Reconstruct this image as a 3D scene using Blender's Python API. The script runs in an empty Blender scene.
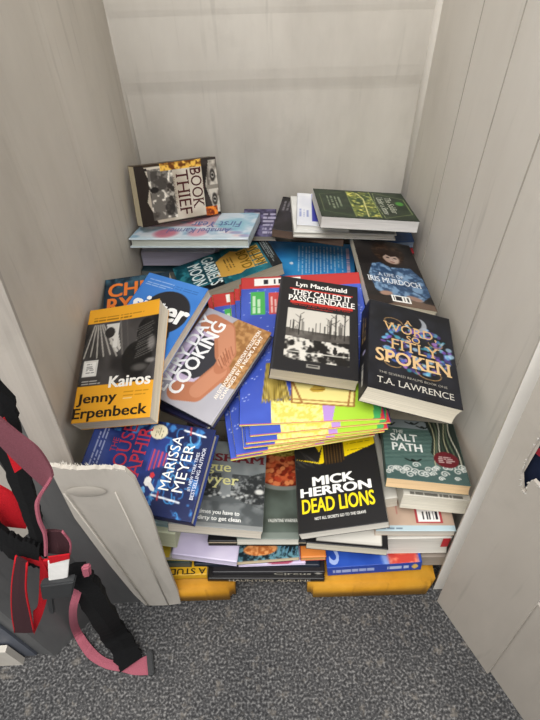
import bpy, bmesh, math, random
import numpy as np
from mathutils import Vector, Matrix
random.seed(4); RNG = np.random.default_rng(7)
SC = bpy.context.scene
COL = SC.collection

# ------------------------------------------------------------------ materials
def lin(c):
    c = np.asarray(c, float)
    return np.where(c <= .04045, c/12.92, ((c+.055)/1.055)**2.4)
def hx(s):
    return np.array([int(s[i:i+2], 16)/255 for i in (0, 2, 4)])
def L4(s):
    return tuple(float(v) for v in lin(hx(s)))+(1.,)
_M = {}
def nt(name):
    m = bpy.data.materials.new(name); m.use_nodes = True
    n = m.node_tree; b = n.nodes['Principled BSDF']
    return m, n, b
def plain(name, col, rough=.5, spec=.4, var=.06, scale=40., bump=0.):
    """one colour broken up by a fine noise"""
    if name in _M: return _M[name]
    m, n, b = nt(name)
    tc = n.nodes.new('ShaderNodeTexCoord'); no = n.nodes.new('ShaderNodeTexNoise'); no.inputs['Scale'].default_value = scale
    n.links.new(tc.outputs['Object'], no.inputs['Vector'])
    mx = n.nodes.new('ShaderNodeMix'); mx.data_type = 'RGBA'
    c = np.array(L4(col)[:3])
    mx.inputs[6].default_value = tuple(c*(1-var*2))+(1,); mx.inputs[7].default_value = tuple(np.minimum(c*(1+var*2), 1))+(1,)
    n.links.new(no.outputs['Fac'], mx.inputs[0]); n.links.new(mx.outputs[2], b.inputs['Base Color'])
    b.inputs['Roughness'].default_value = rough; b.inputs['Specular IOR Level'].default_value = spec
    if bump:
        bp = n.nodes.new('ShaderNodeBump'); bp.inputs['Strength'].default_value = bump; bp.inputs['Distance'].default_value = .002
        n.links.new(no.outputs['Fac'], bp.inputs['Height']); n.links.new(bp.outputs['Normal'], b.inputs['Normal'])
    _M[name] = m; return m
def printed(name='printed_card', rough=.38, spec=.35):
    if name in _M: return _M[name]
    m, n, b = nt(name)
    a = n.nodes.new('ShaderNodeVertexColor'); a.layer_name = 'Col'
    n.links.new(a.outputs['Color'], b.inputs['Base Color'])
    b.inputs['Roughness'].default_value = rough; b.inputs['Specular IOR Level'].default_value = spec
    _M[name] = m; return m
def pages(col):
    k = 'paper_'+col
    if k in _M: return _M[k]
    m, n, b = nt(k)
    tc = n.nodes.new('ShaderNodeTexCoord'); mp = n.nodes.new('ShaderNodeMapping'); mp.inputs['Scale'].default_value = (14, 14, 1500)
    no = n.nodes.new('ShaderNodeTexNoise'); no.inputs['Scale'].default_value = 1.; no.inputs['Detail'].default_value = 3
    n.links.new(tc.outputs['Object'], mp.inputs['Vector']); n.links.new(mp.outputs['Vector'], no.inputs['Vector'])
    cr = n.nodes.new('ShaderNodeValToRGB'); c = np.array(L4(col)[:3])
    cr.color_ramp.elements[0].position = .3; cr.color_ramp.elements[0].color = tuple(c*.80)+(1,)
    cr.color_ramp.elements[1].position = .62; cr.color_ramp.elements[1].color = tuple(np.minimum(c*1.1, 1))+(1,)
    n.links.new(no.outputs['Fac'], cr.inputs['Fac']); n.links.new(cr.outputs['Color'], b.inputs['Base Color'])
    b.inputs['Roughness'].default_value = .85; b.inputs['Specular IOR Level'].default_value = .15
    _M[k] = m; return m
def ink(col, rough=.4):
    return plain('ink_'+col, col, rough, .3, .0)
def stained(name, base, dark, light, scale=3., stretch=(1, 1, .35), rough=.55, bump=.15, grime=.25, scratch=.5):
    """scuffed moulded plastic: cloudy stains, vertical scratches, faint pitting"""
    m, n, b = nt(name); N = n.nodes; K = n.links
    tc = N.new('ShaderNodeTexCoord'); mp = N.new('ShaderNodeMapping'); mp.inputs['Scale'].default_value = stretch
    K.new(tc.outputs['Object'], mp.inputs['Vector'])
    n1 = N.new('ShaderNodeTexNoise'); n1.inputs['Scale'].default_value = scale; n1.inputs['Detail'].default_value = 6; n1.inputs['Roughness'].default_value = .6
    K.new(mp.outputs['Vector'], n1.inputs['Vector'])
    r1 = N.new('ShaderNodeValToRGB'); r1.color_ramp.elements[0].position = .3; r1.color_ramp.elements[0].color = L4(dark)
    r1.color_ramp.elements[1].position = .7; r1.color_ramp.elements[1].color = L4(light)
    e = r1.color_ramp.elements.new(.5); e.color = L4(base)
    K.new(n1.outputs['Fac'], r1.inputs['Fac'])
    mp2 = N.new('ShaderNodeMapping'); mp2.inputs['Scale'].default_value = (60, 60, 3.5); mp2.inputs['Rotation'].default_value = (.12, .1, 0)
    K.new(tc.outputs['Object'], mp2.inputs['Vector'])
    n2 = N.new('ShaderNodeTexNoise'); n2.inputs['Scale'].default_value = 1.; n2.inputs['Detail'].default_value = 4
    K.new(mp2.outputs['Vector'], n2.inputs['Vector'])
    r2 = N.new('ShaderNodeValToRGB'); r2.color_ramp.elements[0].position = .62; r2.color_ramp.elements[0].color = (0, 0, 0, 1)
    r2.color_ramp.elements[1].position = .72; r2.color_ramp.elements[1].color = (scratch, scratch, scratch, 1)
    K.new(n2.outputs['Fac'], r2.inputs['Fac'])
    mx = N.new('ShaderNodeMix'); mx.data_type = 'RGBA'; K.new(r2.outputs['Color'], mx.inputs[0])
    K.new(r1.outputs['Color'], mx.inputs[6]); mx.inputs[7].default_value = tuple(v*.78 for v in L4(dark)[:3])+(1,)
    n3 = N.new('ShaderNodeTexNoise'); n3.inputs['Scale'].default_value = 9; n3.inputs['Detail'].default_value = 8; n3.inputs['Roughness'].default_value = .7
    K.new(tc.outputs['Object'], n3.inputs['Vector'])
    r3 = N.new('ShaderNodeValToRGB'); r3.color_ramp.elements[0].position = .55; r3.color_ramp.elements[0].color = (0, 0, 0, 1)
    r3.color_ramp.elements[1].position = .8; r3.color_ramp.elements[1].color = (grime, grime, grime, 1)
    K.new(n3.outputs['Fac'], r3.inputs['Fac'])
    mx2 = N.new('ShaderNodeMix'); mx2.data_type = 'RGBA'; K.new(r3.outputs['Color'], mx2.inputs[0]); K.new(mx.outputs[2], mx2.inputs[6])
    mx2.inputs[7].default_value = tuple(v*.6 for v in L4(dark)[:3])+(1,)
    K.new(mx2.outputs[2], b.inputs['Base Color'])
    b.inputs['Roughness'].default_value = rough; b.inputs['Specular IOR Level'].default_value = .35
    bp = N.new('ShaderNodeBump'); bp.inputs['Strength'].default_value = bump; bp.inputs['Distance'].default_value = .004
    K.new(n3.outputs['Fac'], bp.inputs['Height']); K.new(bp.outputs['Normal'], b.inputs['Normal'])
    return m

# ------------------------------------------------------------------ objects
def link(name, me, mat, parent=None):
    o = bpy.data.objects.new(name, me); COL.objects.link(o)
    if mat is not None: me.materials.append(mat)
    if parent is not None: o.parent = parent
    return o
def mesh_obj(name, verts, faces, mat, parent=None, smooth=False):
    me = bpy.data.meshes.new(name); me.from_pydata([tuple(v) for v in verts], [], faces); me.update()
    if smooth:
        for p in me.polygons: p.use_smooth = True
    return link(name, me, mat, parent)
def bm_obj(name, bm, mat, parent=None, smooth=False):
    me = bpy.data.meshes.new(name); bm.normal_update(); bm.to_mesh(me); bm.free()
    if smooth:
        for p in me.polygons: p.use_smooth = True
    return link(name, me, mat, parent)
def empty(name, label, cat, loc=(0, 0, 0), group=None):
    o = bpy.data.objects.new(name, None); o.empty_display_size = .02; COL.objects.link(o); o.location = loc
    tag(o, label, cat, group); return o
def tag(o, label, cat, group=None):
    o['label'] = label; o['category'] = cat
    if group: o['group'] = group
    return o
def structure(o, label=None):
    o['kind'] = 'structure'
    if label: o['label'] = label
    return o

# ------------------------------------------------------------------ painting a printed surface
class Canvas:
    def __init__(s, w, h, base, cell=.0013):
        s.w, s.h = w, h
        s.nx = max(4, int(round(w/cell))); s.ny = max(4, int(round(h/cell)))
        U, V = np.meshgrid(np.linspace(0, 1, s.nx+1), np.linspace(0, 1, s.ny+1))
        s.U, s.V = U, V; s.X, s.Y = U*w*1000, V*h*1000   # millimetres
        s.c = np.empty(U.shape+(3,)); s.c[:] = hx(base)
    def mix(s, mask, col, a=1.):
        m = np.clip(mask, 0, 1)*a
        if isinstance(col, str): col = hx(col)
        s.c = s.c*(1-m[..., None])+np.asarray(col)*m[..., None]; return s
    def rect(s, u0, v0, u1, v1, col, a=1.):
        return s.mix((s.U >= u0)&(s.U <= u1)&(s.V >= v0)&(s.V <= v1), col, a)
    def ell(s, u, v, ru, rv, col, a=1., soft=.08, rot=0.):
        dx = (s.U-u)*s.w; dy = (s.V-v)*s.h; c, k = math.cos(rot), math.sin(rot)
        x = (dx*c+dy*k)/(ru*s.w); y = (-dx*k+dy*c)/(rv*s.h)
        return s.mix((1-np.sqrt(x*x+y*y))/soft+.5, col, a)
    def ring(s, u, v, r_mm, t_mm, col, a=1.):
        d = np.hypot((s.U-u)*s.w, (s.V-v)*s.h)*1000
        return s.mix((t_mm/2-np.abs(d-r_mm))+.5, col, a)
    def poly(s, pts, col, a=1.):
        x, y = s.U, s.V; ins = np.zeros(x.shape, bool); n = len(pts)
        for i in range(n):
            (x1, y1), (x2, y2) = pts[i], pts[(i+1) % n]
            if y1 == y2: continue
            c = ((y1 > y) != (y2 > y))&(x < (x2-x1)*(y-y1)/(y2-y1)+x1); ins ^= c
        return s.mix(ins, col, a)
    def line(s, pts, t_mm, col, a=1.):
        m = np.zeros(s.U.shape)
        P = [(p[0]*s.w*1000, p[1]*s.h*1000) for p in pts]
        for (x1, y1), (x2, y2) in zip(P[:-1], P[1:]):
            d2 = (x2-x1)**2+(y2-y1)**2+1e-9
            t = np.clip(((s.X-x1)*(x2-x1)+(s.Y-y1)*(y2-y1))/d2, 0, 1)
            d = np.hypot(s.X-x1-t*(x2-x1), s.Y-y1-t*(y2-y1)); m = np.maximum(m, np.clip(t_mm/2-d+.5, 0, 1))
        return s.mix(m, col, a)
    def noise(s, mm, seed=0, octv=3):
        out = 0; amp = 1; tot = 0; r = np.random.default_rng(seed)
        for k in range(octv):
            f = mm/2**k; gx, gy = int(s.w*1000/f)+3, int(s.h*1000/f)+3
            g = r.random((gy, gx)); x = s.X/f; y = s.Y/f; i = x.astype(int); j = y.astype(int); fx = x-i; fy = y-j
            fx = fx*fx*(3-2*fx); fy = fy*fy*(3-2*fy)
            v = g[j, i]*(1-fx)*(1-fy)+g[j, i+1]*fx*(1-fy)+g[j+1, i]*(1-fx)*fy+g[j+1, i+1]*fx*fy
            out = out+v*amp; tot += amp; amp *= .5
        return out/tot
    def grad(s, c0, c1, axis='v', m=1.):
        t = (s.V if axis == 'v' else s.U)[..., None]
        g = hx(c0)*(1-t)+hx(c1)*t; s.c = s.c*(1-m)+g*m; return s
    def clouds(s, mm, c0, c1, seed=0, lo=.35, hi=.65, mask=None, a=1.):
        t = np.clip((s.noise(mm, seed)-lo)/(hi-lo), 0, 1)[..., None]
        g = hx(c0)*(1-t)+hx(c1)*t
        if mask is None: mask = np.ones(s.U.shape)
        m = np.clip(mask, 0, 1)[..., None]*a; s.c = s.c*(1-m)+g*m; return s
    def box(s, u0, v0, u1, v1): return ((s.U >= u0)&(s.U <= u1)&(s.V >= v0)&(s.V <= v1)).astype(float)
    def dashes(s, u0, v0, u1, v1, n, col, vert=False, seed=1, fill=.5, a=.8):
        """rows of unreadably small print"""
        U, V = (s.U, s.V) if not vert else (s.V, s.U)
        a0, b0, a1, b1 = (u0, v0, u1, v1) if not vert else (v0, u0, v1, u1)
        r = np.random.default_rng(seed); k = np.floor((V-b0)/(b1-b0)*n); ph = ((V-b0)/(b1-b0)*n) % 1
        W = (s.w if not vert else s.h)*1000
        cell = np.floor(U*W/1.8).astype(int) % 251; tab = r.random((n+1, 251))
        ends = a1-(a1-a0)*.35*r.random(n+1)**2
        kk = np.clip(k, 0, n).astype(int)
        m = (U >= a0)&(U <= ends[kk])&(V >= b0)&(V < b1)&(ph < fill)&(tab[kk, cell] > .18)
        return s.mix(m.astype(float), col, a)
    def barcode(s, u0, v0, u1, v1, vert=False, seed=3):
        s.rect(u0, v0, u1, v1, 'f2f0ea'); r = np.random.default_rng(seed)
        du, dv = (u1-u0)*.1, (v1-v0)*.14
        T = s.U if not vert else s.V
        t0, t1 = (u0+du, u1-du) if not vert else (v0+dv, v1-dv)
        k = np.clip(((T-t0)/(t1-t0)*15), 0, 14.99).astype(int); on = (r.random(15) > .45)[k]
        return s.mix(on*s.box(u0+du, v0+dv, u1-du, v1-dv), '22222a')

def sheet(name, cv, T, parent, mat=None, dz=None, thick=.0005):
    """canvas -> thin printed sheet. T maps (u,v,offset) arrays to xyz arrays in the book's frame"""
    nx, ny = cv.nx, cv.ny; U, V = cv.U.ravel(), cv.V.ravel()
    top = T(U, V, np.zeros_like(U)); n = len(U)
    idx = np.arange(n).reshape(ny+1, nx+1)
    q = np.stack([idx[:-1, :-1], idx[:-1, 1:], idx[1:, 1:], idx[1:, :-1]], -1).reshape(-1, 4)
    ring = np.concatenate([idx[0, :], idx[1:, -1], idx[-1, -2::-1], idx[-2:0:-1, 0]])
    low = T(U[ring], V[ring], np.full(len(ring), -thick)); m = len(ring)
    li = n+np.arange(m); nxt = np.roll(np.arange(m), -1)
    side = np.stack([ring, li, li[nxt], ring[nxt]], -1)
    # underside as strips between the two long edges would cross the sheet: copy the grid coarsely instead
    st = max(1, nx//6); sv = max(1, ny//8)
    cu = sorted(set(list(range(0, nx, st))+[nx])); cw = sorted(set(list(range(0, ny, sv))+[ny]))
    ug, vg = np.meshgrid(np.array(cu)/nx, np.array(cw)/ny); und = T(ug.ravel(), vg.ravel(), np.full(ug.size, -thick))
    gi = n+m+np.arange(ug.size).reshape(ug.shape)
    q2 = np.stack([gi[:-1, :-1], gi[1:, :-1], gi[1:, 1:], gi[:-1, 1:]], -1).reshape(-1, 4)
    co = np.concatenate([top, low, und]); F = np.concatenate([q, side, q2])
    me = bpy.data.meshes.new(name); me.vertices.add(len(co)); me.vertices.foreach_set('co', co.astype(np.float32).ravel())
    me.loops.add(F.size); me.loops.foreach_set('vertex_index', F.astype(np.int32).ravel())
    me.polygons.add(len(F)); me.polygons.foreach_set('loop_start', np.arange(0, F.size, 4, dtype=np.int32)); me.polygons.foreach_set('loop_total', np.full(len(F), 4, np.int32))
    me.update(calc_edges=True); me.validate()
    at = me.color_attributes.new('Col', 'FLOAT_COLOR', 'POINT')
    c = lin(np.clip(cv.c, 0, 1)).reshape(-1, 3); c = np.concatenate([c, c[ring], np.tile([[.6, .58, .52]], (ug.size, 1))])
    at.data.foreach_set('color', np.concatenate([c, np.ones((len(c), 1))], 1).astype(np.float32).ravel())
    if dz: 
        for p in me.polygons: p.use_smooth = True
    return link(name, me, mat or printed(), parent)

# ------------------------------------------------------------------ lettering
_TX = {}
def glyphs(txt, bold, serif, italic=0., space=1.):
    k = (txt, bold, serif, italic, space)
    if k in _TX: return _TX[k]
    cu = bpy.data.curves.new('lettering', 'FONT'); cu.body = txt; cu.size = 1; cu.resolution_u = 3; cu.shear = italic
    cu.space_character = space; cu.space_line = .85; cu.align_x = 'CENTER'
    o = bpy.data.objects.new('lettering', cu); COL.objects.link(o)
    bpy.context.view_layer.update(); dg = bpy.context.evaluated_depsgraph_get()
    me = o.evaluated_get(dg).to_mesh()
    V = np.array([v.co[:2] for v in me.vertices]); F = [tuple(p.vertices) for p in me.polygons]
    ed = {}
    for f in F:
        for a, b in zip(f, f[1:]+f[:1]): ed[tuple(sorted((a, b)))] = ed.get(tuple(sorted((a, b))), 0)+1
    o.evaluated_get(dg).to_mesh_clear(); bpy.data.objects.remove(o); bpy.data.curves.remove(cu)
    nbase = len(V)
    if serif:
        V = list(map(tuple, V)); add = []
        lv = sorted(set(round(V[a][1], 2) for (a, b), n in ed.items() if n == 1 and abs(V[a][1]-V[b][1]) < .004 and abs(V[a][0]-V[b][0]) < .2))
        for (a, b), n in list(ed.items()):
            (x1, y1), (x2, y2) = V[a], V[b]
            if n == 1 and abs(y1-y2) < .004 and .03 < abs(x1-x2) < .22:
                add.append((min(x1, x2)-serif, max(x1, x2)+serif, y1))
        ys = [v[1] for v in V]; y0, y1 = min(ys), max(ys)
        for xa, xb, y in add:
            below = any(abs(y-q) < .02 for q in (0., ))
            h = .055 if below else -.055
            i = len(V); V += [(xa, y), (xb, y), (xb, y+h), (xa, y+h)]; F.append((i, i+1, i+2, i+3))
        V = np.array(V)
    V = np.array(V); V = np.concatenate([V, (np.arange(len(V)) >= nbase)[:, None]*1.], 1)
    if bold:   # heavier strokes: the same outlines laid a little to each side
        n = len(V); Vs, Fs = [V], list(F)
        for q, (dx, dy) in enumerate(((1, 0), (-1, 0), (.7, .5), (-.7, .5), (.7, -.5), (-.7, -.5)), 1):
            Vs.append(V+np.array([dx*bold, dy*bold, 2*q])); Fs += [tuple(i+n*q for i in f) for f in F]
        V, F = np.concatenate(Vs), Fs
    _TX[k] = (V, F); return V, F
def lettering(name, txt, T, boxuv, col, parent, bold=.0, serif=0., rot=0, italic=0., lift=.00025, mat=None, space=1., label=None):
    """text stretched to fill boxuv=(u0,v0,u1,v1) of a surface T; rot in quarter turns anticlockwise"""
    V, F = glyphs(txt, bold, serif, italic, space)
    lay = V[:, 2]; V = V[:, :2]
    lo, hi = V.min(0), V.max(0); P = (V-lo)/(hi-lo)
    if rot == 1: P = np.stack([1-P[:, 1], P[:, 0]], 1)
    if rot == 2: P = 1-P
    if rot == 3: P = np.stack([P[:, 1], 1-P[:, 0]], 1)
    if len(boxuv) == 4:
        u0, v0, u1, v1 = boxuv; u = u0+P[:, 0]*(u1-u0); v = v0+P[:, 1]*(v1-v0)
    else:   # four corners: bottom-start, bottom-end, top-end, top-start
        A, B, C_, D_ = [np.array(q) for q in (boxuv[0:2], boxuv[2:4], boxuv[4:6], boxuv[6:8])]
        x, y = P[:, :1], P[:, 1:]; Q = A*(1-x)*(1-y)+B*x*(1-y)+C_*x*y+D_*(1-x)*y; u, v = Q[:, 0], Q[:, 1]
    W = T(u, v, lift+lay*1.2e-5)
    me = bpy.data.meshes.new(name); me.from_pydata([tuple(p) for p in W], [], F); me.update()
    o = link(name, me, mat or ink(col), parent)
    if label: o['label'] = label
    return o
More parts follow.
